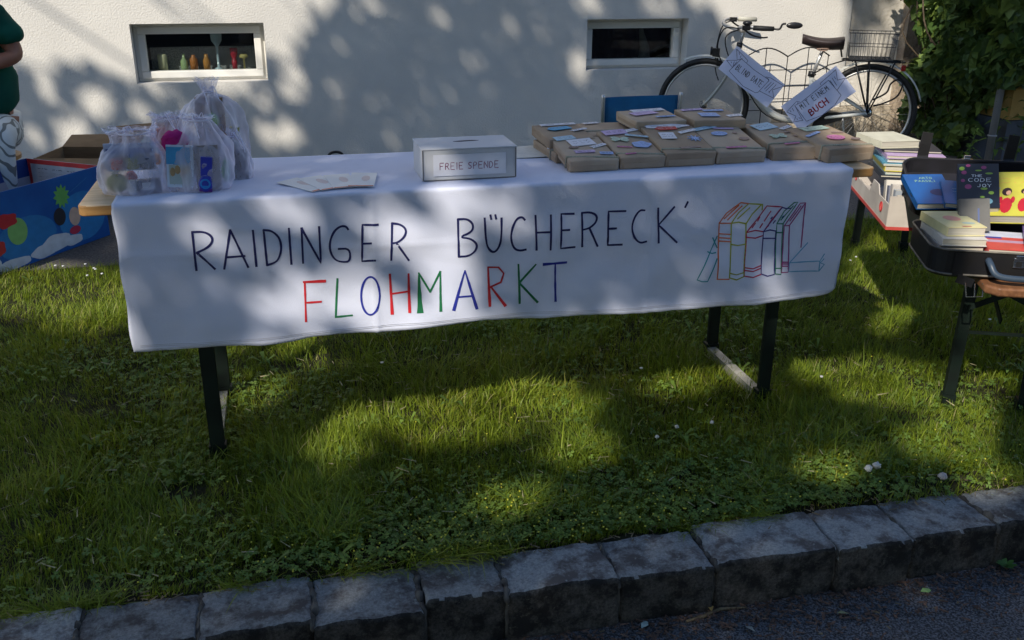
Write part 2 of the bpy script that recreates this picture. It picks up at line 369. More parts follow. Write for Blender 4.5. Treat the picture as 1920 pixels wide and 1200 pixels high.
m_tree = leafmat('tree_leaf', [(.04,.09,.02),(.07,.12,.03)], .10)
m_stem = mat('green_stem', (.10,.15,.04), .6); m_bark = mat('bark', (.12,.09,.06), .9, (.06,.045,.03), vs=10, bump=.01, bs=30)
m_drytwig = mat('dry_twig', (.22,.17,.10), .9, (.12,.09,.05), vs=30)

# ------------------------------------------------------------------ ground
YK0, YK1, YP, YW = 1.745, 1.905, 4.50, 6.72
def sheet(name, x0, y0, x1, y1, z, m, kind='structure'):
    b = MB(); b.poly([(x0,y0,z),(x1,y0,z),(x1,y1,z),(x0,y1,z)]); return tag(b.build(name, m), kind=kind)
sheet('ground', -120, -120, 120, 120, -.16, m_far)
sheet('road', -30, -6, 30, YK0+.05, -.12, m_asph)
b = MB(); b.box((-30, YK1-.03, -.15), (30, YP, -.004)); tag(b.build('lawn', m_soil), kind='structure')
b = MB(); b.box((-30, YP+.001, -.15), (30, YW+.6, -.002)); tag(b.build('path', m_path), kind='structure')
b = MB(); b.box((-40, -30, -.155), (40, -6.01, -.02)); tag(b.build('grass_verge', m_far), kind='structure')

# kerb: one stone after another, mortar in the joints
kerb = thing('kerb', None, None); kerb['kind'] = 'structure'
cuts = [-1.86,-1.58,-1.30,-1.05,-.78,-.52,-.27,-.025,.216,.404,.672,.912,1.232,1.441,1.693,1.98,2.25,2.50,2.80,3.1,3.4]
for i in range(len(cuts)-1):
    x0, x1 = cuts[i]+.002, cuts[i+1]-.002; rr = random.Random(i*3+1)
    bm = bmesh.new(); bmesh.ops.create_cube(bm, size=1)
    L_ = x1-x0; D_ = .168+rr.uniform(-.008,.008); H_ = .19
    for v in bm.verts: v.co = Vector((v.co.x*L_, v.co.y*D_, v.co.z*H_))
    bmesh.ops.bevel(bm, geom=[e for e in bm.edges], offset=.006, segments=1, affect='EDGES', profile=.6)
    bmesh.ops.subdivide_edges(bm, edges=[e for e in bm.edges if e.calc_length() > .05], cuts=5, use_grid_fill=True)
    bmesh.ops.subdivide_edges(bm, edges=[e for e in bm.edges if e.calc_length() > .022], cuts=1, use_grid_fill=True)
    bmesh.ops.subdivide_edges(bm, edges=[e for e in bm.edges if e.calc_length() > .014], cuts=1, use_grid_fill=True)
    off = Vector((i*7.1, 0, 0))
    for v in bm.verts:
        n3 = noise.noise_vector(v.co*12+off)*.0045 + noise.noise_vector(v.co*38+off)*.0030 + noise.noise_vector(v.co*95+off)*.0022
        v.co += n3
        if v.co.z > .03 and abs(v.co.x) > L_/2-.03: v.co.z -= .006*max(0, noise.noise(v.co*9+off)+.5)
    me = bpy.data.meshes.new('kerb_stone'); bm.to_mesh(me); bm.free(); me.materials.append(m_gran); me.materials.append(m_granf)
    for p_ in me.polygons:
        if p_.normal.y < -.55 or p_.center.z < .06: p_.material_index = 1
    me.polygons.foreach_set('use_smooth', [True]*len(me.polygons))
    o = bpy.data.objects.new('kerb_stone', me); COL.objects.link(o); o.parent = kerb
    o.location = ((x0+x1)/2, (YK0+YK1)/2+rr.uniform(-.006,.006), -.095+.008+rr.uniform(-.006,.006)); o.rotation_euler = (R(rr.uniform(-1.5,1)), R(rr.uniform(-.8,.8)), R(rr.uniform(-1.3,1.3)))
b = MB()
for i, c in enumerate(cuts):
    for k in range(5):
        b.blob((c+random.uniform(-.006,.006), YK0+.018+k*.031, -.009+random.uniform(-.006,.005)), (.010,.026,.016), 8, 5, .5, i*3+k)
    b.blob((c, YK0+.012, -.07), (.007,.012,.055), 8, 6, .5, i)
tag(b.build('joint_mortar', m_mortar, kerb, smooth=True), kind='stuff')

# ------------------------------------------------------------------ house
house = thing('house', 'pale rendered house with two low cellar windows behind the long table', 'house', (0, YW, 0))
def Wp(x, y, z): return (x, y-YW, z)
WIN = [(-.925,-.098,.532,.903), (2.112,2.875,.552,.902)]
XS = 4.17
b = MB()
xs = [-14, WIN[0][0], WIN[0][1], WIN[1][0], WIN[1][1], XS]
for i in range(len(xs)-1):
    a, c = xs[i], xs[i+1]
    hole = next((w_ for w_ in WIN if abs(w_[0]-a) < 1e-6), None)
    if hole is None: b.poly([Wp(a,YW,-.05),Wp(c,YW,-.05),Wp(c,YW,7),Wp(a,YW,7)])
    else:
        z0, z1 = hole[2], hole[3]
        b.poly([Wp(a,YW,-.05),Wp(c,YW,-.05),Wp(c,YW,z0),Wp(a,YW,z0)]); b.poly([Wp(a,YW,z1),Wp(c,YW,z1),Wp(c,YW,7),Wp(a,YW,7)])
        D = YW+.30
        b.poly([Wp(a,YW,z0),Wp(a,YW,z1),Wp(a,D,z1),Wp(a,D,z0)]); b.poly([Wp(c,YW,z1),Wp(c,YW,z0),Wp(c,D,z0),Wp(c,D,z1)])
        b.poly([Wp(a,YW,z1),Wp(c,YW,z1),Wp(c,D,z1),Wp(a,D,z1)]); b.poly([Wp(a,YW,z0),Wp(a,D,z0),Wp(c,D,z0),Wp(c,YW,z0)])
b.poly([Wp(XS,YW,-.05),Wp(XS,YW+.03,-.05),Wp(XS,YW+.03,7),Wp(XS,YW,7)])
b.poly([Wp(-14,YW,7),Wp(XS,YW,7),Wp(XS,YW+4,7),Wp(-14,YW+4,7)]); b.poly([Wp(-14,YW,-.05),Wp(-14,YW,7),Wp(-14,YW+4,7),Wp(-14,YW+4,-.05)])
b.poly([Wp(-14,YW+4,-.05),Wp(-14,YW+4,7),Wp(9,YW+4,7),Wp(9,YW+4,-.05)])
b.build('wall', m_wall, house)
b = MB(); b.box(Wp(XS+.001,YW+.03,.24), Wp(9,YW+.3,7)); b.build('wall', m_wall2, house)
b = MB(); b.box(Wp(3.6,YW-.012,-.05), Wp(4.9,YW+.05,.235)); o = b.build('plinth', m_oldwall, house)
b = MB(); b.box(Wp(4.62,YW-.06,-.05), Wp(5.2,YW+.1,1.0)); b.build('pillar', m_stone_pillar, house)
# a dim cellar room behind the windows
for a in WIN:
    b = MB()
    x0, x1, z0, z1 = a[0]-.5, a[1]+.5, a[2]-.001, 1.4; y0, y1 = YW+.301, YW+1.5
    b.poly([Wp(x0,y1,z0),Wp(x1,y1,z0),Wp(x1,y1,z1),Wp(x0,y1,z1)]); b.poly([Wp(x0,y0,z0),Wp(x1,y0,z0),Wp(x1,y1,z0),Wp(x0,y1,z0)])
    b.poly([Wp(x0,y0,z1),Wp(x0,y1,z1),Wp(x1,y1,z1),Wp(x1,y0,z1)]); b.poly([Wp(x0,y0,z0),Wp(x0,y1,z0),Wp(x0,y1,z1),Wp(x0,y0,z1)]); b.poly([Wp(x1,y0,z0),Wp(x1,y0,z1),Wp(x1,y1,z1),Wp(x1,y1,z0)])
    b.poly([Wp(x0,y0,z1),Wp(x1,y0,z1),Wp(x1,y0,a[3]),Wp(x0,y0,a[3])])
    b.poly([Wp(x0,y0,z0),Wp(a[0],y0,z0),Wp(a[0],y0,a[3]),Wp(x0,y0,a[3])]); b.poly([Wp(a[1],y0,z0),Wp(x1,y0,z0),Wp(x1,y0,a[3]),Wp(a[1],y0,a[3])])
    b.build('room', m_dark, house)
def frame(mb, x0, x1, z0, z1, y0, y1, t, tb=None, e=.0):
    tb = tb or t
    mb.box(Wp(x0,y0,z0), Wp(x1,y1,z0+tb)); mb.box(Wp(x0,y0,z1-t), Wp(x1,y1,z1)); mb.box(Wp(x0,y0+e,z0+tb+.0005), Wp(x0+t,y1,z1-t-.0005)); mb.box(Wp(x1-t,y0+e,z0+tb+.0005), Wp(x1,y1,z1-t-.0005))
for (x0,x1,z0,z1), lab in zip(WIN, ('cellar window with glasses and bottles on its sill', 'dark cellar window behind the blue chair')):
    b = MB(); frame(b, x0+.002, x1-.002, z0+.002, z1-.002, YW+.115, YW+.175, .028, .022)
    wi = b.build('window', m_pvc, house, bevel=.003); wi['label'] = lab
    b = MB(); frame(b, x0+.026, x1-.026, z0+.020, z1-.026, YW+.095, YW+.16, .045, .045, .0); b.build('sash', m_pvc, wi, bevel=.005)
    b = MB(); b.box(Wp(x0+.07,YW+.135,z0+.06), Wp(x1-.07,YW+.141,z1-.07)); b.build('pane', m_glass, wi)
# yellow neighbouring wall with plinth and downpipe, right
nb = thing('yellow_wall', 'ochre yellow wall with dark grey plinth beside the ivy at the right edge', 'wall', (5.06, 5.62, 0))
b = MB(); b.box((-.28,0,.295), (6,.6,6)); b.build('wall', m_yellow, nb)
b = MB(); b.box((-.30,-.02,-.05), (6,.6,.292)); b.build('plinth', m_dgrey, nb)
b = MB(); b.tube([(-.41,-.03,-.02),(-.41,-.03,3)], .024, 12); b.ring((-.41,-.03,.2),.026,.006,(0,0,1),16,6); b.build('downpipe', mat('zinc', (.33,.34,.36), .5, metal=.3), nb, smooth=True)
b = MB(); b.box(Wp(WIN[0][0]+.01,YW+.18,.534), Wp(WIN[0][1]-.01,YW+.299,.586)); b.build('inner_sill', m_pvc, house)
# things standing inside the left window
def sill_item(name, label, cat, xpx, prof, m, ztop=None, dy=.205):
    p = vw(xpx, 140, YW+dy); bb = MB(); bb.lathe(prof, (0,0,0), 14); o = bb.build(name, m, smooth=True, loc=(p[0], YW+dy, .588)); return tag(o, label, cat)
sill_item('candle', 'thick cream pillar candle at the left of the left cellar window', 'candle', 308, [(.03,0),(.03,.10),(.026,.108),(.005,.108)], mat('wax', (.75,.70,.45), .5))
sill_item('glass_bottle', 'small green glass bottle next to the cream candle in the window', 'bottle', 348, [(.02,0),(.026,.02),(.024,.06),(.009,.085),(.009,.11)], mat('green_glass', (.35,.45,.22), .2, spec=.6))
sill_item('bottle', 'orange brown bottle right of the green bottle in the window', 'bottle', 366, [(.025,0),(.026,.07),(.012,.09),(.012,.10)], mat('amber', (.45,.16,.04), .3))
sill_item('bottle', 'amber bottle left of the tall stemmed glass in the window', 'bottle', 390, [(.022,0),(.024,.06),(.013,.085),(.013,.105)], mat('amber_gold', (.50,.22,.05), .3))
sill_item('goblet', 'tall pale blue stemmed glass with wide cup in the left window', 'glass', 412, [(.03,0),(.028,.01),(.009,.02),(.009,.15),(.035,.19),(.04,.26),(.038,.34)], mat('pale_glass', (.45,.55,.60), .15, spec=.7))
sill_item('candle_holder', 'red topped candle holder at the right of the left window', 'candle holder', 442, [(.016,0),(.018,.06),(.010,.065),(.024,.10),(.025,.14)], mat('red_wax', (.45,.03,.05), .4))
sill_item('figurine', 'small yellow bird ornament at the right end of the left window', 'ornament', 460, [(.006,0),(.006,.07),(.03,.08),(.022,.10),(.004,.10)], mat('yellow_orn', (.6,.5,.2), .4))
b = MB(); p = vw(290, 140, YW+.34); q = vw(485, 140, YW+.34); b.box((p[0],YW+.27,.588), (q[0],YW+.28,.735)); tag(b.build('board', m_frost), 'grey speckled board standing behind the bottles in the left window', 'board')
m_curt = mat('dark_red_curtain', (.05,.012,.02), .9, (.025,.008,.012), vs=20)
b = MB(); n_ = 60
vs = [(1.9+1.3*i/n_, YW+.42+.02*math.sin(i*1.3), z) for i in range(n_+1) for z in (.56,1.2)]
b._add(vs, [(2*i,2*i+2,2*i+3,2*i+1) for i in range(n_)]); tag(b.build('curtain', m_curt, smooth=True), 'dark red curtain inside the cellar window behind the blue chair', 'curtain')
b = MB(); b.tube([(2.66,YW+.3,.555),(2.66,YW+.3,.68),(2.63,YW+.3,.78),(2.62,YW+.3,.86)], [.05,.035,.02,.008], 10); tag(b.build('statuette', mat('grey_figure', (.20,.18,.16), .6), smooth=True), 'pale grey statuette behind the glass of the right cellar window', 'ornament')
# ------------------------------------------------------------------ long beer table
TV0, TV1, TZ, TX0, TX1 = 2.478, 2.965, .77, -.520, 1.687
tbl = thing('beer_table', 'long folding beer table with wooden top and dark green legs under the banner', 'table', (TX0, TV0, 0))
def T(x, y, z): return (x-TX0, y-TV0, z)
b = MB()
rr_ = .022; prof = []
pts = []
for cx, cy, a0 in ((TX1-rr_,TV0+rr_,-90),(TX1-rr_,TV1-rr_,0),(TX0+rr_,TV1-rr_,90),(TX0+rr_,TV0+rr_,180)):
    for k in range(6): a = R(a0+k*18); pts.append(T(cx+rr_*math.cos(a), cy+rr_*math.sin(a), 0)[:2])
b.slab(pts, TZ-.028, TZ); o = b.build('tabletop', [m_wood, m_woodtop], tbl, bevel=.005, seg=3)
o.data.polygons[1].material_index = 1
for side, x in ((0, -.262), (1, 1.432)):
    lf = MB(); s_ = 1 if side == 0 else -1
    for y in (2.535, 2.93):
        l = MB(); xx = x-TX0
        yy = y-TV0
        l.box((xx-.019, yy-.0015, .012), (xx+.019, yy+.0015, .735)); l.box((xx-.019*s_-.0015, yy+.0016, .012), (xx-.019*s_+.0015, yy+.026, .735))
        l.box((xx-.024, yy-.004, 0), (xx+.024, yy+.03, .045)); l.box((xx+.019*s_-.0015, yy+.0016, .05), (xx+.019*s_+.0015, yy+.012, .735))
        l.build('leg', m_steel, tbl)
    l = MB(); l.box(T(x-.022,2.566,.004), T(x+.010,2.925,.034)); l.build('foot_bar', m_galv, tbl)
    l = MB(); l.box(T(x-.015,2.56,.70), T(x+.015,2.925,.73)); l.bar(T(x,2.62,.45), T(x+.36*s_,2.62,.735), .02, .004, (0,1,0)); l.bar(T(x,2.85,.45), T(x+.36*s_,2.85,.735), .02, .004, (0,1,0)); l.box(T(x-.012,2.56,.44), T(x+.012,2.925,.452)); l.build('brace', m_steel, tbl)

# cloth banner: lies on the table and hangs down its front
BX0, BX1, BZ = -.437, 1.603, .382
def bfront(x, z):                    # depth of the hanging part
    t = max(0, min(1, (TZ-z)/.385))
    w1 = .010*math.sin(x*5.1+1.2+z*2)*t + .0045*math.sin(x*13+z*9)*t + .0022*math.sin(x*31-z*22)*t + .006*noise.noise(Vector((x*3.2, z*7, 3)))*(.3+t) + .0035*abs(noise.noise(Vector((x*5+z*9, z*3-x*2, 17))))
    w1 += .0035*noise.noise(Vector((x*9-z*6, z*9+x*2, 9)))
    w1 += .0028*math.exp(-((x-.20)/.007)**2)+.0024*math.exp(-((x-.98)/.008)**2)+.0020*math.exp(-((z-.63+.02*x)/.006)**2)*(1 if x < .6 else .4)+.0022*math.exp(-((z-.70+(x+.2)*.12)/.007)**2)*max(0, 1-abs(x+.1)*3)
    return TV0-.011-w1-.012*t*(1-.5*t)
def btop(x, y):
    e = max(0, min(1, (y-TV0)/.05))
    f = .0045*max(0, noise.noise(Vector((x*2.5, y*16, 1))))+.0016*noise.noise(Vector((x*7, y*11, 5)))+.0018
    return TZ+.0022+f*e*(.4+.6*min(1, max(0, (TV1-y)/.05)))
cx = []; NX = 260
rows = []
for k in range(7): rows.append(('b', k/6))
for k in range(26): rows.append(('t', k/25))
for k in range(5): rows.append(('r', (k+1)/5))
for k in range(44): rows.append(('f', (k+1)/44))
vs = []
for kind, t in rows:
    for i in range(NX+1):
        x = BX0+(BX1-BX0)*i/NX
        if kind == 'b':
            y = TV1+.012+.004*math.sin(x*9); z = TZ-.10+(.098)*t
            if t == 1: y = TV1+.006
        elif kind == 't': y = TV1-(TV1-TV0-.004)*t; z = btop(x, y)
        elif kind == 'r':
            a = t*math.pi/2; y = TV0+.004-.013*math.sin(a); z = TZ+.0035-.010*(1-math.cos(a))
            y = y*(1-t)+(bfront(x, z))*t
        else:
            zb = BZ + .004*math.sin(x*4)+.002*math.sin(x*17) - .006*(1-(x-BX0)/(BX1-BX0))*0
            if x > BX1-.06: zb += .030*((x-(BX1-.06))/.06)**3
            zb += .005*noise.noise(Vector((x*7,0,0)))+.002*noise.noise(Vector((x*23,0,0)))
            z = (TZ-.0065)+(zb-(TZ-.0065))*t; xo = x; y = bfront(x, z)
        xe = x
        if kind == 'f': xe = x + (.010*t*math.sin(2)*0) - (.012*t if i == NX else 0) + .002*math.sin(z*40)*(1 if i in (0, NX) else 0)
        vs.append((xe, y, z))
fs = []
for r_ in range(len(rows)-1):
    for i in range(NX): fs.append((r_*(NX+1)+i, r_*(NX+1)+i+1, (r_+1)*(NX+1)+i+1, (r_+1)*(NX+1)+i))
banner = thing('cloth_banner', 'white cotton cloth with hand lettered flea market title, laid over the long table', 'banner', (BX0, TV0, 0))
b = MB(); b._add([(x-BX0, y-TV0, z) for x, y, z in vs], fs); o = b.build('cloth', m_cloth, banner, smooth=True)
sm = o.modifiers.new('thick', 'SOLIDIFY'); sm.thickness = .0007; sm.offset = -1
b = MB()
for zz in (.012, .016):
    ribbon(b, [(BX0+.02+ i*.05, 0) for i in range(41)], .0012, lambda a, c, zz=zz: (a-BX0, bfront(a, BZ+zz+.004*math.sin(a*4))-.0022-TV0, BZ+zz+.004*math.sin(a*4)+c), step=.01)
b.build('hem_stitching', mat('stitching', (.55,.56,.62), .8), banner)
def bpt(x, y):
    q = vw(x, y, TV0-.018); q = vw(x, y, bfront(q[0], q[2])); return float(q[0]), float(q[2])
def bfn(a, c): return (a-BX0, bfront(a, c)-.0019-TV0, c)
Z2 = lambda p: (200+p[0]*.36458, 360+p[1]*.36458)
Z3 = lambda p: (820+p[0]*.41667, 360+p[1]*.41667)
def strokes(mb, Z, lst, wd):
    for st in lst: ribbon(mb, [bpt(*Z(p)) for p in st], wd, bfn, step=.012)
TITLE2 = [[(440,205),(462,402)],[(440,205),(500,203),(540,225),(545,255),(520,285),(465,312)],[(465,312),(557,395)],[(635,195),(605,395)],[(635,195),(728,386)],[(618,335),(710,328)],
 [(752,197),(770,381)],[(807,195),(825,375)],[(807,195),(850,198),(890,235),(900,290),(885,345),(860,365),(825,375)],[(937,186),(950,370)],[(1002,185),(1010,365)],[(1002,185),(1102,365),(1092,178)],
 [(1242,192),(1230,175),(1200,175),(1165,205),(1146,260),(1150,310),(1175,350),(1215,360),(1253,355),(1250,290),(1192,292)],[(1395,167),(1315,168),(1313,355),(1382,352)],[(1315,265),(1360,263)],
 [(1467,160),(1463,350)],[(1467,160),(1510,165),(1540,190),(1535,225),(1500,258),(1466,263)],[(1490,262),(1553,350)]]
TITLE3 = [[(92,122),(96,290)],[(92,122),(135,120),(162,145),(155,180),(96,203),(150,208),(180,235),(172,265),(140,288),(96,290)],[(212,117),(217,205),(225,250),(252,275),(278,250),(288,200),(288,117)],
 [(238,103),(242,122)],[(260,102),(264,120)],[(393,125),(380,110),(355,120),(335,165),(330,215),(345,255),(370,264),(398,258)],[(441,105),(446,260)],[(510,103),(509,260)],[(443,182),(510,180)],
 [(614,97),(557,98),(555,253),(618,247)],[(557,172),(594,170)],[(650,93),(651,245)],[(650,93),(690,90),(718,105),(715,135),(685,162),(652,170)],[(685,165),(720,243)],
 [(847,85),(770,87),(766,238),(830,236)],[(768,165),(805,163)],[(933,82),(910,80),(885,115),(873,160),(885,205),(910,230),(940,222)],[(993,72),(995,228)],[(1066,66),(995,148),(1077,226)],[(1126,44),(1114,68)]]
def letters(jobs, m_):
    """one part per letter: strokes that overlap sideways belong together"""
    S = []
    for Z, lst, wd in jobs:
        for st in lst: P = [Z(p) for p in st]; xs_ = [p[0] for p in P]; S.append([min(xs_)-3, max(xs_)+3, [(P, wd)]])
    S.sort(key=lambda s: s[0]); G = []
    for s in S:
        if G and s[0] < G[-1][1]: G[-1][1] = max(G[-1][1], s[1]); G[-1][2] += s[2]
        else: G.append(s)
    for g in G:
        b = MB()
        for P, wd in g[2]: ribbon(b, [bpt(*p) for p in P], wd, bfn, step=.012)
        b.build('letter', m_, banner)
letters([(Z2, TITLE2, .0056), (Z3, TITLE3, .0056)], m_ink)
rb, gb_, bb_ = [], [], []
rb.append((Z2, [[(1018,460),(1025,665)],[(1030,568),(1103,563)],[(1462,523),(1552,510)]], .0052)); rb.append((Z2, [[(1012,462),(1123,457)],[(1456,422),(1468,625)],[(1552,420),(1558,617)]], (.0055,.0085)))
gb_.append((Z2, [[(1186,445),(1178,640)],[(1176,642),(1263,633)],[(1604,415),(1663,512)],[(1663,512),(1715,408)]], .0052)); gb_.append((Z2, [[(1605,415),(1612,612)]], (.004,.016))); gb_.append((Z2, [[(1715,408),(1718,610)]], (.004,.008)))
bb_.append((Z2, [[(1356+48*math.cos(a*math.pi/12), 533+98*math.sin(a*math.pi/12)) for a in range(25)],[(1800,540),(1885,533)]], .0052)); bb_.append((Z2, [[(1842,403),(1785,605)],[(1842,403),(1903,598)]], (.004,.010)))
rb.append((Z3, [[(228,338),(275,338),(298,365),(285,405),(235,428)]], .0052)); rb.append((Z3, [[(228,338),(236,512)],[(240,425),(305,510)]], (.0048,.0085)))
gb_.append((Z3, [[(364,325),(370,500)],[(443,325),(368,408)],[(368,408),(450,495)]], (.0048,.0072))); bb_.append((Z3, [[(478,325),(580,316)]], .0075)); bb_.append((Z3, [[(530,322),(531,490)]], (.0045,.007)))
letters(rb, m_red); letters(gb_, m_green); letters(bb_, m_blueink)
DR = {(.02,.30,.36):[[(1258,198),(1168,395),(1190,403),(1215,402),(1258,300)],[(1215,268),(1235,276),(1252,272)],[(1238,205),(1258,250)]],
 (.75,.17,.06):[[(1322,140),(1267,140),(1258,392),(1312,392)],[(1267,140),(1300,95),(1365,47),(1400,52)],[(1265,187),(1318,190)],[(1265,205),(1318,208)],[(1266,220),(1318,223)],[(1290,120),(1355,60)],[(1305,125),(1370,62)]],
 (.38,.42,.03):[[(1322,140),(1313,385),(1345,395),(1378,380),(1388,142)],[(1388,142),(1355,135),(1322,140)],[(1322,140),(1355,92),(1400,52),(1462,55),(1460,80)],[(1388,142),(1415,100),(1455,58)],[(1320,235),(1350,240),(1385,234)],[(1316,365),(1345,372),(1378,362)],[(1350,120),(1405,70)]],
 (.50,.02,.08):[[(1467,178),(1430,172),(1390,182),(1380,378),(1420,384),(1455,370)],[(1390,182),(1440,120),(1482,62),(1550,66),(1500,130),(1467,178)],[(1382,340),(1420,345),(1456,330)],[(1382,352),(1420,357),(1456,342)],[(1390,203),(1430,207),(1465,195)],[(1415,160),(1430,140)],[(1440,130),(1450,112)],[(1470,130),(1500,85)],[(1450,160),(1462,142)]],
 (.04,.03,.22):[[(1523,175),(1495,170),(1467,178),(1456,368),(1485,378),(1515,370),(1523,175)],[(1550,68),(1568,74),(1590,72)],[(1463,208),(1522,208)],[(1467,178),(1550,70)],[(1485,155),(1490,150)],[(1510,140),(1520,128)],[(1500,120),(1506,112)],[(1550,115),(1556,108)]],
 (.02,.22,.14):[[(1555,142),(1527,142),(1520,368),(1545,370),(1555,142),(1575,110),(1621,45),(1605,47),(1560,85),(1527,142)],[(1525,182),(1553,182)],[(1522,343),(1547,343)],[(1545,125),(1600,62)]],
 (.33,.03,.20):[[(1583,150),(1560,152),(1548,362),(1577,360),(1583,150),(1655,48),(1632,50),(1560,152)],[(1655,48),(1635,248)],[(1549,315),(1577,315)],[(1549,323),(1577,323)],[(1549,333),(1577,333)],[(1585,130),(1635,62)]],
 (.16,.45,.68):[[(1583,318),(1720,310),(1740,278)],[(1583,318),(1580,358),(1715,355),(1720,310)],[(1583,318),(1665,228)],[(1715,355),(1740,325),(1722,318),(1738,300)]]}
ROUND[0] = False
for c_, st in DR.items():
    b = MB(); strokes(b, Z3, st, .0036); b.build('book_drawing', paint(*c_), banner)
ROUND[0] = True

# folding chair behind the table
ch = thing('folding_chair', 'blue fabric chair with thin white metal posts behind the wrapped books', 'chair', (1.40, 4.18, 0), (0,0,R(2)))
b = MB(); n_ = 16
vs = []
for i in range(n_+1):
    x = .012+.356*i/n_; s_ = .012*math.sin(math.pi*i/n_)
    vs += [(x, s_, .52), (x, s_+.004, .74)]
b._add(vs, [(2*i,2*i+2,2*i+3,2*i+1) for i in range(n_)]); o = b.build('backrest', m_bluechair, ch, smooth=True); sm = o.modifiers.new('t','SOLIDIFY'); sm.thickness = .004
b = MB(); vs = []
for i in range(n_+1): x = .012+.356*i/n_; s_ = -.02*math.sin(math.pi*i/n_); vs += [(x,-.30,.40+s_),(x,-.02,.39+s_)]
b._add(vs, [(2*i,2*i+2,2*i+3,2*i+1) for i in range(n_)]); o = b.build('seat', m_bluechair, ch, smooth=True); sm = o.modifiers.new('t','SOLIDIFY'); sm.thickness = .004
for x in (0, .38):
    b = MB(); b.tube([(x,0,.36),(x,0,.74),(x,.0,.752)], .0085, 10); b.tube([(x,-.31,.40),(x,0,.40)], .009, 10); b.build('post', m_alu, ch, smooth=True)
    b = MB(); b.tube([(x,-.31,.0),(x,0,.40)], .009, 8); b.build('leg', m_alu, ch, smooth=True)
    b = MB(); b.tube([(x,.02,.0),(x,-.30,.40)], .009, 8); b.build('leg', m_alu, ch, smooth=True)
b = MB(); b.tube([(0,-.31,.02),(.38,-.31,.02)], .008, 8); b.tube([(0,.02,.02),(.38,.02,.02)], .008, 8); b.build('crossbar', m_alu, ch)

# donation box
D0 = vw(797, 342, 2.56); D1 = vw(966, 335, 2.56)
db = thing('donation_box', 'grey white cardboard donation box with coin slot and a printed label on its front', 'box', (.347, 2.545, TZ+.006), (0,0,R(0.5)))
W_, D_, H_ = .262, .165, .087
b = MB(); b.box((0,0,0), (W_,D_,H_-.004)); b.build('body', m_greyc, db, bevel=.0015)
b = MB(); b.box((-.0015,-.0015,H_-.0035), (W_+.0015,D_+.0015,H_)); b.build('lid', m_greyc, db, bevel=.0008)
b = MB(); b.box((.0005,-.0022,.002), (.0035,-.0003,H_-.004)); b.box((W_-.0035,-.0022,.002), (W_-.0005,-.0003,H_-.004)); b.box((.004,-.0022,.0005), (W_-.004,-.0003,.0022)); b.build('edge_fold', mat('grey_edge', (.16,.16,.17), .7), db)
b = MB(); b.slab([(.102,.094),(.12,.0885),(.16,.093),(.176,.097),(.158,.104),(.12,.101)], H_+.0002, H_+.0009); b.build('coin_slot', m_blk, db)
b = MB(); b.box((.030,-.0032,.013), (.232,-.0024,.071)); b.build('label_sheet', mat('pale_label', (.70,.72,.80), .7), db)
b = MB(); write(b, 'FREIE SPENDE', .048, .030, .0185, .0105, lambda a, c: (a, -.0036, c), .0019, gap=.42); b.build('lettering', m_purple, db)

# fan of leaflets and paper pile
for k, (x0, ang, tint) in enumerate(((.068, 38, .80), (.096, 24, .82), (.130, 8, .80), (.165, -9, .81))):
    lf = thing('leaflet', ['leftmost leaflet of the fan lying on the white cloth', 'second leaflet from the left in the fan on the cloth', 'third leaflet of the fan, orange foot, on the cloth', 'rightmost, topmost leaflet of the fan on the white cloth'][k], 'leaflet', (x0+.012, 2.505, TZ+.0065+.0012*k), (R(1.2),R(.6*k-1),R(ang)), 'leaflets fanned out on the cloth')
    b = MB(); b.box((-.035,0,0), (.035,.148,.0007)); b.build('sheet', mat('leaflet_%d' % k, (tint,tint,tint*.98), .55, (tint*.95,tint*.95,tint*.94), vs=10), lf)
    b = MB(); b.box((-.033,.001,.0008), (.033,.009,.0010)); b.build('coloured_band', paint(.70,.20,.12), lf)
    b = MB(); b.slab([(.012*math.cos(t)+.008,.085+.03*math.sin(t)) for t in [i*math.pi/5 for i in range(10)]], .0008, .001); b.build('faint_print', paint(.72,.60,.58), lf)
pp = thing('paper_stack', 'stack of pale printed papers left of the wrapped books', 'papers', (.665, 2.775, TZ+.005), (0,0,R(3)))
for k in range(5):
    b = MB(); b.M = Matrix.Rotation(R((-4,3,-2,5,0)[k]), 4, 'Z'); b.box((0,0,.0012*k), (.135,.17,.0012*k+.001)); b.build('sheet', paint(.70,.70,.66) if k != 2 else paint(.05,.08,.07), pp)
b = MB()
for i in range(5): scribble(b, .02, .03+i*.025, .09, .006, lambda a, c: (a, c, .0063), .0012)
tag(b.build('print', paint(.30,.34,.42), pp), kind='stuff')
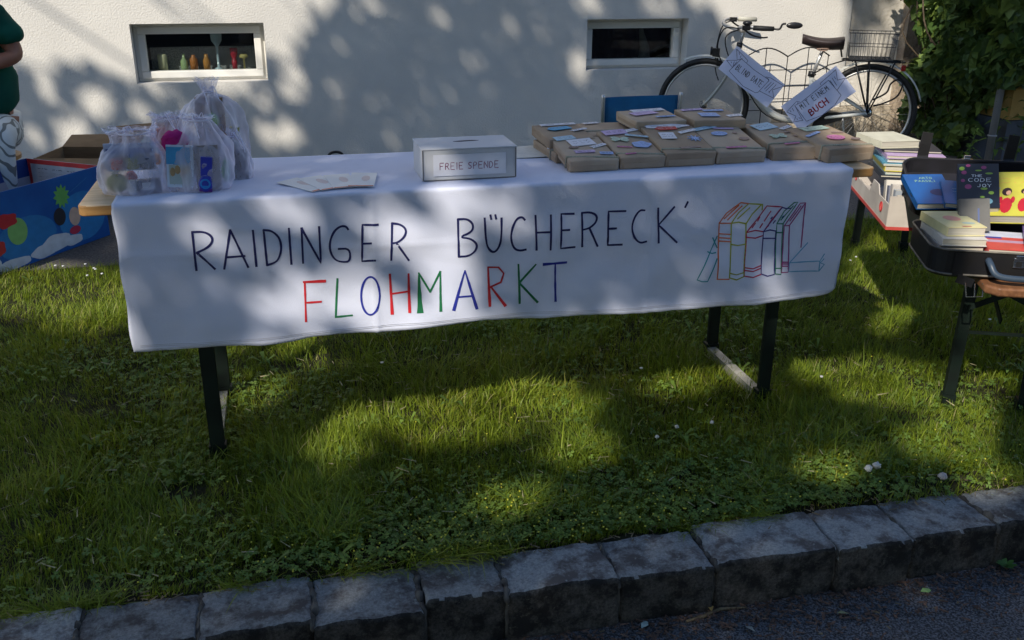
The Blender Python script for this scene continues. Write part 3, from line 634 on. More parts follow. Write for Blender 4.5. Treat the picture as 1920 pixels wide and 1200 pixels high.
# ------------------------------------------------------------------ books wrapped in kraft paper
TC = {'white':(.74,.74,.80),'lilac':(.55,.42,.66),'blue':(.10,.38,.62),'pale':(.42,.60,.72),'green':(.45,.58,.48),'red':(.52,.05,.05),'pink':(.62,.20,.40),'wood':(.30,.22,.20),'sky':(.32,.46,.78)}
TM = {k: paint(*v, rough=.6) for k, v in TC.items()}
def shape(kind, w, h):
    if kind == 'rect': return [(-w/2,-h/2),(w/2,-h/2),(w/2,h/2),(-w/2,h/2)]
    if kind == 'flag': return [(-w/2,-h/2),(w/2,-h/2),(w/2+h*.25,0),(w/2,h/2),(-w/2,h/2),(-w/2+h*.25,0)]
    if kind == 'disc': return [(w/2*math.cos(a*math.pi/9), h/2*math.sin(a*math.pi/9)) for a in range(18)]
    if kind == 'cloud': return [(w/2*(1+.09*math.cos(a*5*math.pi/15))*math.cos(a*math.pi/15), h/2*(1+.09*math.cos(a*5*math.pi/15))*math.sin(a*math.pi/15)) for a in range(30)]
    if kind == 'fly': return [(0,-h*.2),(w*.3,-h/2),(w*.5,-h*.2),(w*.38,0),(w*.5,h*.35),(w*.25,h/2),(0,h*.2),(-w*.25,h/2),(-w*.5,h*.35),(-w*.38,0),(-w*.5,-h*.2),(-w*.3,-h/2)]
    if kind == 'arrow': return [(-w/2,0),(-w*.3,-h/2),(w/2,-h*.4),(w/2,h*.4),(-w*.3,h/2)]
    if kind == 'spray':
        return [((w/2 if a % 2 else w*.16)*math.cos(a*math.pi/9), (h/2 if a % 2 else h*.16)*math.sin(a*math.pi/9)) for a in range(18)]
def wrapped(label, x, y, z, w_, l_, t_, tilt, yaw, tags, seed, twine=.035, group='books wrapped in brown paper'):
    rr = random.Random(seed)
    t = thing('wrapped_book', label, 'wrapped book', (x, y, z), (R(tilt),0,R(yaw)), group)
    bm = bmesh.new(); bmesh.ops.create_cube(bm, size=1)
    for v in bm.verts: v.co = Vector(((v.co.x+.5)*w_, (v.co.y+.5)*l_, (v.co.z+.5)*t_))
    bmesh.ops.bevel(bm, geom=list(bm.edges), offset=.0032, segments=2, affect='EDGES', profile=.6)
    bmesh.ops.subdivide_edges(bm, edges=[e for e in bm.edges if e.calc_length() > .02], cuts=9, use_grid_fill=True)
    for v in bm.verts:
        q = v.co*1.0+Vector((seed*3.7,0,0)); k_ = abs(noise.noise(q*42))*.0022+noise.noise(q*16)*.0020; e_ = min(v.co.x, w_-v.co.x, v.co.y+.004, l_-v.co.y)
        v.co.z += k_*(1 if v.co.z > t_*.6 else -.1)*(.35+min(1, max(0, e_)/.02)); v.co.y += noise.noise(q*35+Vector((9,0,0)))*.0014; v.co.x += noise.noise(q*35+Vector((0,9,0)))*.0014
    me = bpy.data.meshes.new('wrapping'); bm.to_mesh(me); bm.free(); me.materials.append((m_kraft, m_kraft2, m_kraft3)[seed % 3]); me.polygons.foreach_set('use_smooth', [True]*len(me.polygons))
    o = bpy.data.objects.new('wrapping', me); COL.objects.link(o); o.parent = t
    b = MB(); b.slab([(.010,.0005),(.010,-.0016),(w_-.010,-.0016),(w_-.010,.0005)], .003, t_*.55); b.build('folded_end', m_kraft, t)
    b = MB(); b.slab([(-.0008,.006),(-.0001,.006),(-.0001,l_*.9),(-.0008,l_*.9)], t_*.30, t_*.62); b.build('paper_fold', m_kraft2, t)
    b = MB(); b.slab([(w_*.18,l_*.985),(w_*.82,l_*.985),(w_*.5,l_*.86)], t_+.0003, t_+.0009); b.build('paper_fold', m_kraft, t)
    if twine:
        b = MB(); ty = twine; k = .022*(1 if rr.random() < .5 else -.3)
        b.tube([(-.0015,ty,0),(-.0015,ty,t_),(0,ty,t_+.0018),(w_*.5,ty-k*.5,t_+.0022),(w_,ty-k,t_+.0018),(w_+.0015,ty-k,t_),(w_+.0015,ty-k,0)], .0021, 6)
        b.tube([(-.0015,ty+.004,0),(0,ty+.004,t_+.0018),(w_*.5,ty-k*.5+.006,t_+.002),(w_,ty-k+.004,t_+.0018)], .0018, 6)
        b.build('twine', m_twine, t, smooth=True)
    for (kd, c, u, v, a, h, rot) in tags:
        b = MB(); b.M = Matrix.Translation((u*w_, v*l_, t_+.0032+rr.random()*.0012)) @ Matrix.Rotation(R(rot), 4, 'Z') @ Matrix.Rotation(R(rr.uniform(-2,4)), 4, 'X')
        a *= 1.3; h *= 1.35; b.slab(shape(kd, a, h), 0, .0016)
        tg = b.build('paper_tag', TM[c], t)
        if a > .028:
            b2 = MB(); M_ = b.M
            fn = lambda p, q, M_=M_: tuple(M_ @ Vector((p, q, .0019)))
            scribble(b2, -a*.36, h*.14, a*.7, h*.16, fn, .0011, rows=2 if h > .016 else 1, rnd=rr)
            tag(b2.build('handwriting', m_blk if c != 'red' else TM['white'], tg), kind='stuff')
    return t
F_, TL = TZ+.005, 'brown paper parcel book'
A = [
 ('leftmost front wrapped book, with cream tag, brown oval and lilac pill tags', .771,2.578,.147,.205,.032,8,0,[('rect','white',.52,.72,.06,.036,10),('disc','wood',.28,.52,.024,.012,0),('flag','white',.80,.55,.042,.012,28),('flag','lilac',.42,.33,.046,.013,2),('rect','sky',.83,.22,.03,.012,-8),('rect','pale',.25,.93,.05,.022,12)],11),
 ('second front wrapped book from the left, with green butterfly and blue cloud tags', .924,2.585,.137,.235,.034,9,0,[('rect','lilac',.35,.88,.058,.026,8),('fly','green',.33,.62,.044,.032,-10),('cloud','sky',.70,.40,.044,.036,0),('rect','pale',.78,.72,.055,.010,-22),('rect','pink',.28,.34,.034,.005,-16),('rect','pink',.28,.10,.026,.005,8),('flag','white',.7,.93,.05,.014,20)],12),
 ('third front wrapped book, with red arrow tag and white square picture tag', 1.063,2.588,.157,.236,.041,10,0,[('cloud','white',.5,.90,.11,.022,0),('arrow','red',.45,.83,.055,.020,0),('rect','white',.34,.56,.036,.034,-4),('spray','sky',.82,.44,.036,.036,0),('rect','white',.82,.70,.05,.010,22),('flag','wood',.55,.14,.05,.010,6)],13),
 ('fourth front wrapped book, with round pale blue tag and dark oval button', 1.226,2.592,.156,.232,.037,10,0,[('rect','pale',.22,.83,.07,.014,18),('disc','sky',.42,.62,.040,.026,0),('disc','wood',.80,.40,.026,.018,0),('rect','lilac',.62,.80,.05,.008,-10),('disc','wood',.75,.62,.012,.008,0),('rect','pink',.45,.12,.05,.006,2)],14),
 ('fifth front wrapped book, with large blue tag and green butterfly', 1.411,2.600,.155,.235,.041,8,0,[('rect','pale',.38,.82,.060,.036,18),('rect','white',.80,.74,.040,.012,32),('fly','green',.40,.42,.042,.026,6),('disc','wood',.78,.40,.015,.010,0),('rect','pink',.45,.10,.04,.006,6),('rect','wood',.80,.56,.04,.008,0)],15),
 ('rightmost wrapped book at the table end, with pink oval tag', 1.556,2.535,.168,.22,.043,7,9,[('disc','pink',.56,.42,.046,.032,-6),('rect','green',.52,.86,.075,.026,6),('rect','sky',.25,.62,.06,.009,26),('disc','wood',.88,.30,.024,.014,-16),('rect','wood',.8,.62,.03,.006,-10)],16)]
for a in A: wrapped(a[0], a[1], a[2], F_, a[3], a[4], a[5], a[6], a[7], a[8], a[9])
Bk = [
 ('wrapped book under the leftmost front one, sticking out to the left', .765,2.70,F_,.15,.225,.027,1,3,[('disc','white',.05,.3,.02,.02,0)],21,.05),
 ('back left wrapped book with bright blue tag, on the left stack', .760,2.755,F_+.030,.145,.195,.030,3,2,[('arrow','blue',.45,.62,.062,.030,14),('rect','white',.55,.90,.09,.014,4),('flag','white',.85,.50,.045,.012,26)],22,0),
 ('wrapped book in the back row behind the butterfly parcel', .905,2.78,F_,.15,.19,.028,1,-2,[('rect','white',.2,.8,.03,.02,0)],23,.04),
 ('upper back wrapped book leaning behind the lilac tag', .905,2.80,F_+.032,.15,.19,.026,2,-1,[('rect','white',.3,.88,.04,.014,12)],24,.06),
 ('lower wrapped book in the middle of the back row', 1.075,2.80,F_,.155,.18,.034,0,2,[],25,.05),
 ('middle wrapped book in the back stack under the lilac tagged one', 1.075,2.80,F_+.036,.155,.18,.028,0,0,[],26,.05),
 ('lower wrapped book in the back row right of the middle', 1.240,2.80,F_,.155,.18,.034,0,-1,[],27,.05),
 ('middle wrapped book of the right back stack', 1.242,2.80,F_+.036,.150,.18,.028,0,1,[],28,.05),
 ('topmost wrapped book of the left back pile, with long lilac name tag', 1.048,2.80,F_+.066,.168,.175,.030,2,2,[('rect','lilac',.40,.62,.070,.030,16),('rect','white',.58,.86,.09,.020,8),('rect','sky',.70,.28,.05,.012,4)],29,0),
 ('topmost wrapped book of the right back pile, with blue lined tag', 1.235,2.79,F_+.066,.172,.185,.030,2,-2,[('rect','sky',.42,.35,.046,.040,-6),('rect','sky',.66,.72,.052,.014,2),('rect','lilac',.28,.82,.06,.014,10),('rect','white',.86,.22,.04,.014,14)],30,0),
 ('wrapped book lying flat behind the large blue tag parcel', 1.43,2.82,F_,.15,.15,.036,0,3,[],31,.05)]
for a in Bk: wrapped(a[0], a[1], a[2], a[3], a[4], a[5], a[6], a[7], a[8], a[9], a[10], a[11])

# ------------------------------------------------------------------ gauze bags with small toys and books
def bag(label, x, y, w_, d_, h_, neck, seed, nr=1., lean=(0,0), z0=TZ+.004):
    rr = random.Random(seed); t = thing('gauze_bag', label, 'gift bag', (x,y,z0), (0,0,R(rr.uniform(-8,8))), 'white gauze bags on the left end of the table')
    n = 44; prof = [(.0,.86),(.04,.98),(.25,1.0),(.5,.97),(.68,.80),(.80,.50),(neck-.02,.16*nr),(neck,.10*nr),(neck+.03,.16*nr),(1.0,.30*nr**.5)]
    vs = []; M_ = len(prof)
    for i, (zz, rr_) in enumerate(prof):
        for k in range(n):
            a = 2*math.pi*k/n; ca, sa = math.cos(a), math.sin(a)
            sq = 1/max(abs(ca), abs(sa))**.45
            fold = 1+(.09+.26*(zz > .6)+.2*(zz > neck))*noise.noise(Vector((ca*3.3+seed, sa*3.3, zz*2.2)))+.06*math.sin(a*9+seed)*min(1, zz*1.5)
            lump = 1+.20*noise.noise(Vector((ca*1.6, sa*1.6+seed, zz*3)))
            vs.append((w_/2*rr_*ca*sq*fold*lump+lean[0]*zz, d_/2*rr_*sa*sq*fold*lump+lean[1]*zz, h_*zz+.014*noise.noise(Vector((ca*3, sa*3, zz*5+seed)))*(zz > 0)))
    fs = [(i*n+k, i*n+(k+1) % n, (i+1)*n+(k+1) % n, (i+1)*n+k) for i in range(M_-1) for k in range(n)]
    b = MB(); b._add(vs, fs); o = b.build('gauze', m_org, t, smooth=True); s = o.modifiers.new('s','SUBSURF'); s.levels = s.render_levels = 2; tx_ = bpy.data.textures.new('crinkle','CLOUDS'); tx_.noise_scale = .022; d_ = o.modifiers.new('c','DISPLACE'); d_.texture = tx_; d_.strength = .012; d_.mid_level = .5; d_.texture_coords = 'LOCAL'
    c = (lean[0]*neck, lean[1]*neck, h_*neck)
    b = MB(); b.ring(c, .1*nr*w_/2+.003, .0022, (0,0,1), 14, 5)
    for q in range(3):
        a = rr.uniform(0, 6.28); b.tube(bez([c, (c[0]+.02*math.cos(a), c[1]+.02*math.sin(a)-.01, c[2]+.015), (c[0]+.035*math.cos(a+.6), c[1]+.03*math.sin(a)-.02, c[2]-.02-.02*q)], 4), .0013, 5)
    b.build('ribbon', paint(.78,.76,.90), t)
    return t
bag('front left gauze bag with a blue box and small printed tins inside', -.388,2.602,.180,.130,.162,.93,3,nr=4.2,lean=(.006,.0))
bag('back left gauze bag with orange and blue packets inside', -.335,2.77,.150,.11,.172,.92,5,nr=3.0,lean=(.02,0))
bag('tall back gauze bag gathered at the top with a tan carton inside', -.203,2.765,.185,.13,.262,.86,8,lean=(.0,0))
bag('front right gauze bag with a magenta pompom and a blue and white picture book', -.236,2.600,.175,.12,.186,.95,12,nr=2.6,lean=(.014,.01))
bag('small gauze bag at the right with a dark tin and a green toy', -.145,2.70,.085,.08,.135,.85,17,lean=(-.004,0))
def item(name, label, cat, mb, m, **k): return tag(mb.build(name, m, **k), label, cat)
z0 = TZ+.0075
b = MB(); b.box((-.455,2.575,z0+.055),(-.335,2.580,z0+.125)); b.cur = 1; b.box((-.450,2.573,z0+.100),(-.340,2.5745,z0+.112)); b.cur = 2; b.box((-.430,2.573,z0+.062),(-.345,2.5745,z0+.096)); item('picture_box', 'pale blue boxed game with a dark picture, in the front left gauze bag', 'game box', b, [paint(.42,.50,.72), paint(.05,.08,.30), paint(.16,.12,.13)])
for i, (c_, nm) in enumerate((((.55,.16,.12),'red'),((.30,.28,.05),'olive'),((.05,.06,.10),'black'))):
    b = MB(); b.lathe([(.014,0),(.016,.002),(.016,.026),(.014,.028)], (-.425+i*.036,2.565,z0+.062)); item('tin', nm+' small tin in front of the boxed game in the gauze bag', 'tin', b, paint(*c_))
b = MB(); b.blob((-.432,2.567,z0+.026),(.028,.022,.024),12,8); item('ball', 'olive yellow ball at the bottom of the front left gauze bag', 'ball', b, paint(.36,.34,.05), smooth=True)
b = MB(); b.M = Matrix.Translation((-.355,2.562,z0)) @ Matrix.Rotation(R(12),4,'Z'); b.box((-.028,-.01,0),(.028,.012,.034)); b.cur = 1; b.box((-.018,-.0115,.008),(.012,-.0102,.028)); item('toy_packet', 'dark packet with a pale picture at the bottom of the front left bag', 'packet', b, [paint(.06,.06,.11), paint(.55,.58,.66)])
b = MB(); b.lathe([(.013,0),(.013,.03),(.009,.034)], (-.396,2.558,z0)); item('toy_jar', 'small white jar beside the olive ball in the gauze bag', 'jar', b, paint(.6,.6,.64))
b = MB(); b.M = Matrix.Translation((-.335,2.78,z0+.05)) @ Matrix.Rotation(R(-8),4,'Y'); b.box((-.02,-.006,0),(.022,.006,.075)); item('packet', 'orange packet in the back left gauze bag', 'packet', b, paint(.70,.18,.06))
b = MB(); b.M = Matrix.Translation((-.300,2.775,z0+.02)) @ Matrix.Rotation(R(14),4,'Y'); b.box((-.02,-.006,0),(.02,.006,.095)); item('booklet', 'blue booklet beside the orange packet in the back left gauze bag', 'booklet', b, paint(.06,.14,.36))
b = MB(); b.box((-.385,2.77,z0),(-.345,2.80,.09+z0)); item('small_box', 'pale blue box in the back left gauze bag', 'box', b, paint(.35,.50,.62))
b = MB(); b.box((-.238,2.745,z0),(-.165,2.79,z0+.208)); item('tan_carton', 'tall tan carton inside the tall back gauze bag', 'carton', b, m_cardboard)
b = MB(); b.M = Matrix.Translation((-.158,2.742,z0)) @ Matrix.Rotation(R(8),4,'Y'); b.box((-.013,-.008,0),(.013,.008,.13)); item('yellow_box', 'slim olive yellow box inside the tall back gauze bag', 'box', b, paint(.42,.40,.12))
b = MB(); b.blob((-.283,2.585,z0+.124),(.034,.024,.028),14,9,.25,4); item('pompom', 'magenta pompom at the top of the front right gauze bag', 'pompom', b, mat('magenta_wool', (.42,.01,.17), .9, bump=.004, bs=160), smooth=True)
b = MB(); b.M = Matrix.Translation((-.275,2.556,z0+.010)) @ Matrix.Rotation(R(4),4,'Y'); b.box((-.036,0,0),(.030,.008,.108)); b.cur = 1; b.box((-.030,-.0012,.008),(.022,-.0002,.058)); b.cur = 2; b.box((-.036,-.0012,.060),(.022,-.0002,.104)); b.cur = 3
for q in range(4): b.blob((-.022+q*.012,-.0015,.040+.006*(q % 2)),(.007,.0012,.012),7,4)
item('picture_book', 'blue and white picture book in the front right gauze bag', 'book', b, [paint(.60,.72,.86), paint(.40,.50,.50), paint(.05,.32,.62), paint(.40,.28,.14)])
b = MB(); b.box((-.238,2.560,z0),(-.178,2.590,z0+.115)); item('grey_carton', 'grey carton standing in the front right gauze bag', 'carton', b, paint(.26,.23,.24))
b = MB(); b.M = Matrix.Translation((-.216,2.550,z0)) @ Matrix.Rotation(R(6),4,'Y'); b.box((-.014,-.005,.03),(.014,.006,.088)); b.blob((-.002,-.004,.018),(.018,.009,.022),12,8); b.cur = 1; b.ring((-.002,-.0125,.020),.011,.0022,(0,1,0),16,5); b.box((-.008,-.0135,.012),(.006,-.0125,.015)); b.cur = 2; b.box((-.017,-.009,-.001),(.015,.006,.006)); item('toy_watch', 'blue plastic toy with a round face in the front right gauze bag', 'toy', b, [paint(.03,.05,.45,.3), paint(.02,.30,.70,.3), paint(.12,.02,.25)], smooth=False)
b = MB(); b.lathe([(.021,0),(.022,.003),(.022,.070),(.019,.074)], (-.132,2.692,z0)); item('dark_tin', 'dark brown tin in the small right gauze bag', 'tin', b, paint(.10,.08,.08), smooth=True)
b = MB(); b.blob((-.170,2.655,z0+.022),(.012,.010,.024),8,6,.4,2); b.blob((-.166,2.652,z0+.05),(.009,.008,.009),8,6); item('green_toy', 'bright green toy figure in the small right gauze bag', 'toy', b, paint(.05,.42,.10), smooth=True)
b = MB(); b.box((-.166,2.672,z0+.055),(-.152,2.684,z0+.085)); item('red_block', 'small red block above the green toy in the gauze bag', 'block', b, paint(.5,.04,.05))

r5 = random.Random(9)
COLS = {'red':(.55,.05,.05),'orange':(.65,.22,.04),'yellow':(.60,.50,.05),'white':(.70,.70,.72),'teal':(.04,.32,.36),'violet':(.22,.10,.42),'pink':(.65,.18,.34),'navy':(.03,.05,.20),'lime':(.25,.50,.08)}
for bn_, bx_, by_, wx_, dy_, zt_, cs in (('front left', -.388, 2.590, .12, .05, .115, ('red','white','navy','orange','teal')), ('back left', -.335, 2.765, .10, .05, .13, ('orange','white','teal','yellow','violet','red')), ('tall back', -.203, 2.745, .11, .03, .19, ('white','pink','lime')), ('front right', -.236, 2.585, .12, .03, .12, ('violet','white','red','yellow'))):
    for i_, c_ in enumerate(cs):
        b = MB(); s_ = r5.uniform(.009,.018); x_ = bx_+r5.uniform(-.5,.5)*wx_; z_ = z0+.02+(zt_-.02)*r5.random()
        b.M = Matrix.Translation((x_, by_+r5.uniform(-.4,.5)*dy_, z_)) @ Matrix.Rotation(r5.uniform(-.6,.6),4,'Y') @ Matrix.Rotation(r5.uniform(-.8,.8),4,'Z')
        if i_ % 3 == 0: b.lathe([(s_*.7,-s_),(s_,-s_*.6),(s_,s_*.7),(s_*.5,s_)], n=12); nm, ct = 'toy_pot', 'little pot'
        elif i_ % 3 == 1: b.box((-s_*1.3,-s_*.4,-s_*1.5),(s_*1.3,s_*.4,s_*1.5)); nm, ct = 'toy_card', 'small box'
        else: b.blob((0,0,0),(s_,s_*.9,s_*1.2),9,6,.4,i_); nm, ct = 'toy_figure', 'small toy'
        tag(b.build(nm, paint(*COLS[c_], rough=.35), smooth=i_ % 3 != 1), c_+' '+ct+' among the goods in the '+bn_+' gauze bag', 'toy')

# ------------------------------------------------------------------ bicycle
bo = np.array([3.90, 5.94, 0.]); bt = np.array([.98, -.535, 0.]); bt /= np.linalg.norm(bt)      # +x towards the rear wheel
bn = np.array([-bt[1], bt[0], 0.])                                        # away from the camera
BM = Matrix([[bt[i], bn[i], (0,0,1)[i], bo[i]] for i in range(3)]+[[0,0,0,1]])
bike = thing('bicycle', 'cream step-through bicycle with wire basket, parked by the house wall', 'bicycle', mw=BM)
RW = .325
def wheel(x, rot=0, rear=False):
    Mw = Matrix.Translation((x,0,RW)) @ Matrix.Rotation(R(rot),4,'Z')
    b = MB(); b.M = Mw; b.ring((0,0,0), RW-.019, .019, (0,1,0), 64, 10); ty = b.build('wheel', m_black, bike, smooth=True)
    b = MB(); b.M = Mw; b.ring((0,0,0), RW-.046, .009, (0,1,0), 56, 8); b.build('rim', m_alu, ty, smooth=True)
    b = MB(); b.M = Mw
    for i in range(32):
        a = 2*math.pi*i/32; s_ = .03 if i % 2 else -.03; a2 = a+(.55 if (i//2) % 2 else -.55)
        b.tube([(.028*math.cos(a2), s_, .028*math.sin(a2)), ((RW-.05)*math.cos(a), 0, (RW-.05)*math.sin(a))], .0011, 4, cap=False)
    tag(b.build('spokes', m_alu, ty), kind='stuff')
    b = MB(); b.M = Mw @ Matrix.Rotation(R(90),4,'X'); b.lathe([(.012,-.055),(.012,-.045),(.034 if rear else .026,-.036),(.034 if rear else .026,-.030),(.019,-.025),(.019,.025),(.034 if rear else .026,.030),(.026,.036),(.012,.045),(.012,.055)], n=18); b.build('hub', m_chrome, ty, smooth=True)
    return ty
HX, HZ = -1.114, RW
wheel(0, 0, True); wheel(HX, 9)
b = MB()
b.tube([(-.898,0,.735),(-.945,0,.585)], .022, 14)
b.tube(bez([(-.915,0,.69),(-.86,0,.60),(-.79,0,.46),(-.70,0,.345),(-.60,0,.272),(-.47,0,.245),(-.353,0,.262)], 6), .0225, 14)
b.tube(bez([(-.935,0,.62),(-.88,0,.545),(-.80,0,.42),(-.71,0,.325),(-.61,0,.262)], 5), .013, 10)
b.tube([(-.353,0,.262),(-.392,0,.565)], .018, 12)
b.tube([(-.353,.028,.262),(-.353,-.028,.262)], .028, 14)
for s_ in (-1,1):
    b.tube([(-.353,.02*s_,.262),(-.25,.048*s_,.285),(0,.06*s_,RW)], .0115, 8); b.tube([(-.388,.012*s_,.53),(-.28,.045*s_,.48),(0,.06*s_,RW)], .0085, 8)
b.build('frame', m_cream, bike, smooth=True)
b = MB()
for s_ in (-1,1): b.tube(bez([(-.950,.030*s_,.575),(-.985,.048*s_,.50),(-1.05,.052*s_,.40),(HX,.052*s_,HZ)], 4), [.0125]*12+[.009], 8)
b.tube([(-.950,-.035,.578),(-.950,.035,.578)], .015, 10); b.build('fork', mat('silver_fork', (.42,.42,.38), .35, metal=.3), bike, smooth=True)
def fender(a0, a1, m, name, x=0, rr_=RW+.016):
    b = MB(); n = 26; vs = []
    for i in range(n+1):
        a = R(a0+(a1-a0)*i/n)
        for k in range(5):
            q = (k-2)/2; r_ = rr_+.010*(1-q*q); vs.append((x+r_*math.cos(a), .027*q, RW+r_*math.sin(a)))
    b._add(vs, [(i*5+k, i*5+k+1, (i+1)*5+k+1, (i+1)*5+k) for i in range(n) for k in range(4)])
    o = b.build(name, m, bike, smooth=True); s = o.modifiers.new('t','SOLIDIFY'); s.thickness = .002; return o
fender(15, 160, m_cream, 'rear_mudguard'); fender(50, 118, m_cream, 'front_mudguard', HX)
b = MB(); b.ring((0,0,RW), RW+.020, .004, (0,1,0), 30, 6, a0=R(-38), a1=R(-15)); b.build('reflective_strip', m_chrome, bike, smooth=True)
# steering: turned slightly; near grip sweeps towards the camera
SM = Matrix.Translation((-.898,0,.735)) @ Matrix.Rotation(R(14),4,'Z')
b = MB(); b.M = SM; b.tube([(0,0,0),(.022,0,.085),(.03,0,.105)], .0135, 12); b.build('stem', m_alu, bike, smooth=True)
b = MB(); b.M = SM; b.tube([(.0,0,-.01),(.005,0,.028)], .021, 12); b.build('headset', m_bplas, bike, smooth=True)
b = MB(); b.M = SM; b.tube(bez([(.145,.285,.165),(.06,.275,.17),(-.055,.24,.165),(-.085,.16,.135),(-.01,.05,.108),(.03,0,.105),(-.01,-.05,.108),(-.04,-.13,.13),(-.02,-.19,.145),(.06,-.245,.145),(.16,-.27,.140)], 6), .0115, 10); b.build('handlebar', m_alu, bike, smooth=True)
for s_, m_ in ((1, mat('pale_grip', (.45,.44,.38), .6)), (-1, m_black)):
    b = MB(); b.M = SM; z_ = .165 if s_ > 0 else .142
    b.tube([(.03,.262*s_,z_+.003),(.09,.272*s_,z_),(.165,.283*s_ if s_ > 0 else -.272,z_-.002)], [.0165,.0175,.0155], 12); b.build('grip', m_, bike, smooth=True)
    b = MB(); b.M = SM; b.tube(bez([(-.03,.235*s_,z_-.005),(.03,.235*s_,z_-.045),(.10,.23*s_,z_-.062),(.14,.225*s_,z_-.06)], 4), .006, 6); b.cbox((-.01,.235*s_,z_),(.05,.03,.03)); b.build('brake_lever', m_bplas, bike)
b = MB(); b.M = SM; b.blob((.0,-.215,.172),(.033,.028,.018),10,7); b.build('bell', m_bplas, bike, smooth=True)
b = MB(); b.M = SM; b.tube(bez([(.165,-.272,.14),(.20,-.285,.14),(.215,-.29,.17),(.235,-.30,.175)], 4), .007, 8); b.blob((.29,-.31,.165),(.055,.012,.022),12,8); b.build('mirror', m_bplas, bike, smooth=True)
b = MB()
b.tube(bez([(-.95,.21,.90),(-1.03,.16,.86),(-1.055,.08,.72),(-1.05,.03,.58),(-1.02,0,.50)], 6), .0045, 6)
b.tube(bez([(-.90,-.20,.87),(-1.0,-.14,.86),(-1.04,-.06,.74),(-1.0,-.02,.62),(-.93,-.01,.585)], 6), .0045, 6)
b.tube(bez([(-.90,-.15,.86),(-.99,-.06,.80),(-.96,0,.66),(-.86,-.02,.52),(-.70,-.03,.30),(-.50,-.03,.215)], 6), .0042, 6)
b.build('cable', m_black, bike, smooth=True)
b = MB(); b.tube([(-1.035,0,.60),(-1.04,0,.665)], .008, 8); b.cbox((-1.05,0,.69),(.05,.05,.06)); b.tube([(-1.075,0,.70),(-1.09,0,.70)], [.028,.032], 14); b.build('headlamp', m_bplas, bike, bevel=.004)
b = MB(); b.tube([(-.388,0,.55),(-.335,0,.745)], .0125, 12); b.build('seat_post', m_alu, bike, smooth=True)
b = MB(); b.tube([(-.395,0,.55),(-.391,0,.585)], .024, 12); b.tube([(-.39,.0,.57),(-.37,-.035,.568)], .008, 8); b.build('seat_clamp', m_bplas, bike, smooth=True)
# saddle
b = MB(); vs = []; n = 18; m_ = 16
for i in range(n+1):
    t = i/n; x = -.205-.275*t
    wv = .095*(1-t)**.8+.026 if t < 1 else .02
    wv *= (1-max(0, (.10-t)/.10)**2*.35); h = .018+.022*math.sin(math.pi*min(1, t*1.1))*.5
    if t > .93: wv *= .75
    top = .800-.018*math.sin(math.pi*t)+.012*t
    for k in range(m_):
        a = 2*math.pi*k/m_; y = wv*math.cos(a); z = top+(.020*math.sin(a) if math.sin(a) > 0 else (.045+.02*(1-t))*math.sin(a)*(1-.25*abs(math.cos(a))))
        vs.append((x, y, z))
fs = [(i*m_+k, i*m_+(k+1) % m_, (i+1)*m_+(k+1) % m_, (i+1)*m_+k) for i in range(n) for k in range(m_)]+[tuple(range(m_)), tuple(n*m_+m_-1-k for k in range(m_))]
b._add(vs, fs); b.build('saddle', mat('saddle_vinyl', (.028,.018,.018), .5, bump=.001, bs=60), bike, smooth=True)
b = MB()
for s_ in (-1,1): b.tube(bez([(-.23,.05*s_,.755),(-.30,.03*s_,.738),(-.38,.02*s_,.745),(-.45,.012*s_,.78)], 4), .004, 6)
b.tube(bez([(-.33,-.03,.74),(-.36,-.05,.73),(-.31,-.05,.735),(-.28,-.04,.75),(-.33,-.06,.728),(-.38,-.05,.74),(-.30,-.055,.745)], 5), .0035, 6); b.build('saddle_rail', mat('rail_wire', (.22,.15,.12), .5, metal=.3), bike, smooth=True)
# rack, struts, lock, basket
b = MB()
for y in (-.062,-.022,.022,.062): b.tube([(-.17,y,.672),(.17,y,.668)], .005, 6)
b.tube(bez([(-.17,-.062,.672),(-.20,-.04,.672),(-.20,.04,.672),(-.17,.062,.672)], 4), .005, 6); b.tube(bez([(.17,-.062,.668),(.195,-.04,.668),(.195,.04,.668),(.17,.062,.668)], 4), .005, 6)
for x in (-.14,-.03,.08,.16): b.tube([(x,-.064,.666),(x,.064,.666)], .0045, 6)
for s_ in (-1,1):
    b.tube([(-.12,.062*s_,.668),(0,.066*s_,RW)], .005, 6); b.tube([(.13,.062*s_,.666),(0,.066*s_,RW)], .005, 6); b.tube([(-.03,.062*s_,.666),(0,.066*s_,RW)], .0045, 6)
b.tube([(-.17,0,.672),(-.29,0,.63),(-.38,0,.57)], .005, 6); b.tube(bez([(-.21,-.03,.69),(-.225,-.035,.75),(-.24,-.03,.80)], 4), .006, 6)
b.build('rack', m_bplas, bike, smooth=True)
b = MB(); b.cbox((.192,0,.628),(.03,.07,.035)); b.build('rear_light', paint(.35,.015,.015,.25), bike, bevel=.006)
b = MB(); b.tube(bez([(.03,-.075,.38),(.09,-.08,.40),(.17,-.085,.45),(.195,-.085,.53),(.16,-.085,.56),(.12,-.08,.53),(.10,-.08,.47),(.02,-.075,.42)], 6), .006, 7); b.build('cable_lock', m_black, bike, smooth=True)
b = MB(); b.tube([(-.353,-.03,.262),(-.353,-.055,.262)], .014, 12)
b.bar((-.353,-.06,.262),(-.40,-.06,.10),.022,.012,(0,1,0)); b.bar((-.353,.06,.262),(-.30,.06,.42),.022,.012,(0,1,0)); b.build('crank', m_alu, bike)
for x, y, z in ((-.405,-.105,.10),(-.296,.105,.425)):
    b = MB(); b.cbox((x,y,z),(.085,.075,.022)); b.build('pedal', m_bplas, bike, bevel=.004)
b = MB(); pl = []
for i in range(13): a = math.pi/2+math.pi*i/12; pl.append((-.353+.060*math.cos(a), .262+.060*math.sin(a)))
for i in range(9): a = -math.pi/2+math.pi*i/8; pl.append((-.18+.028*math.cos(a), .292+.028*math.sin(a)))
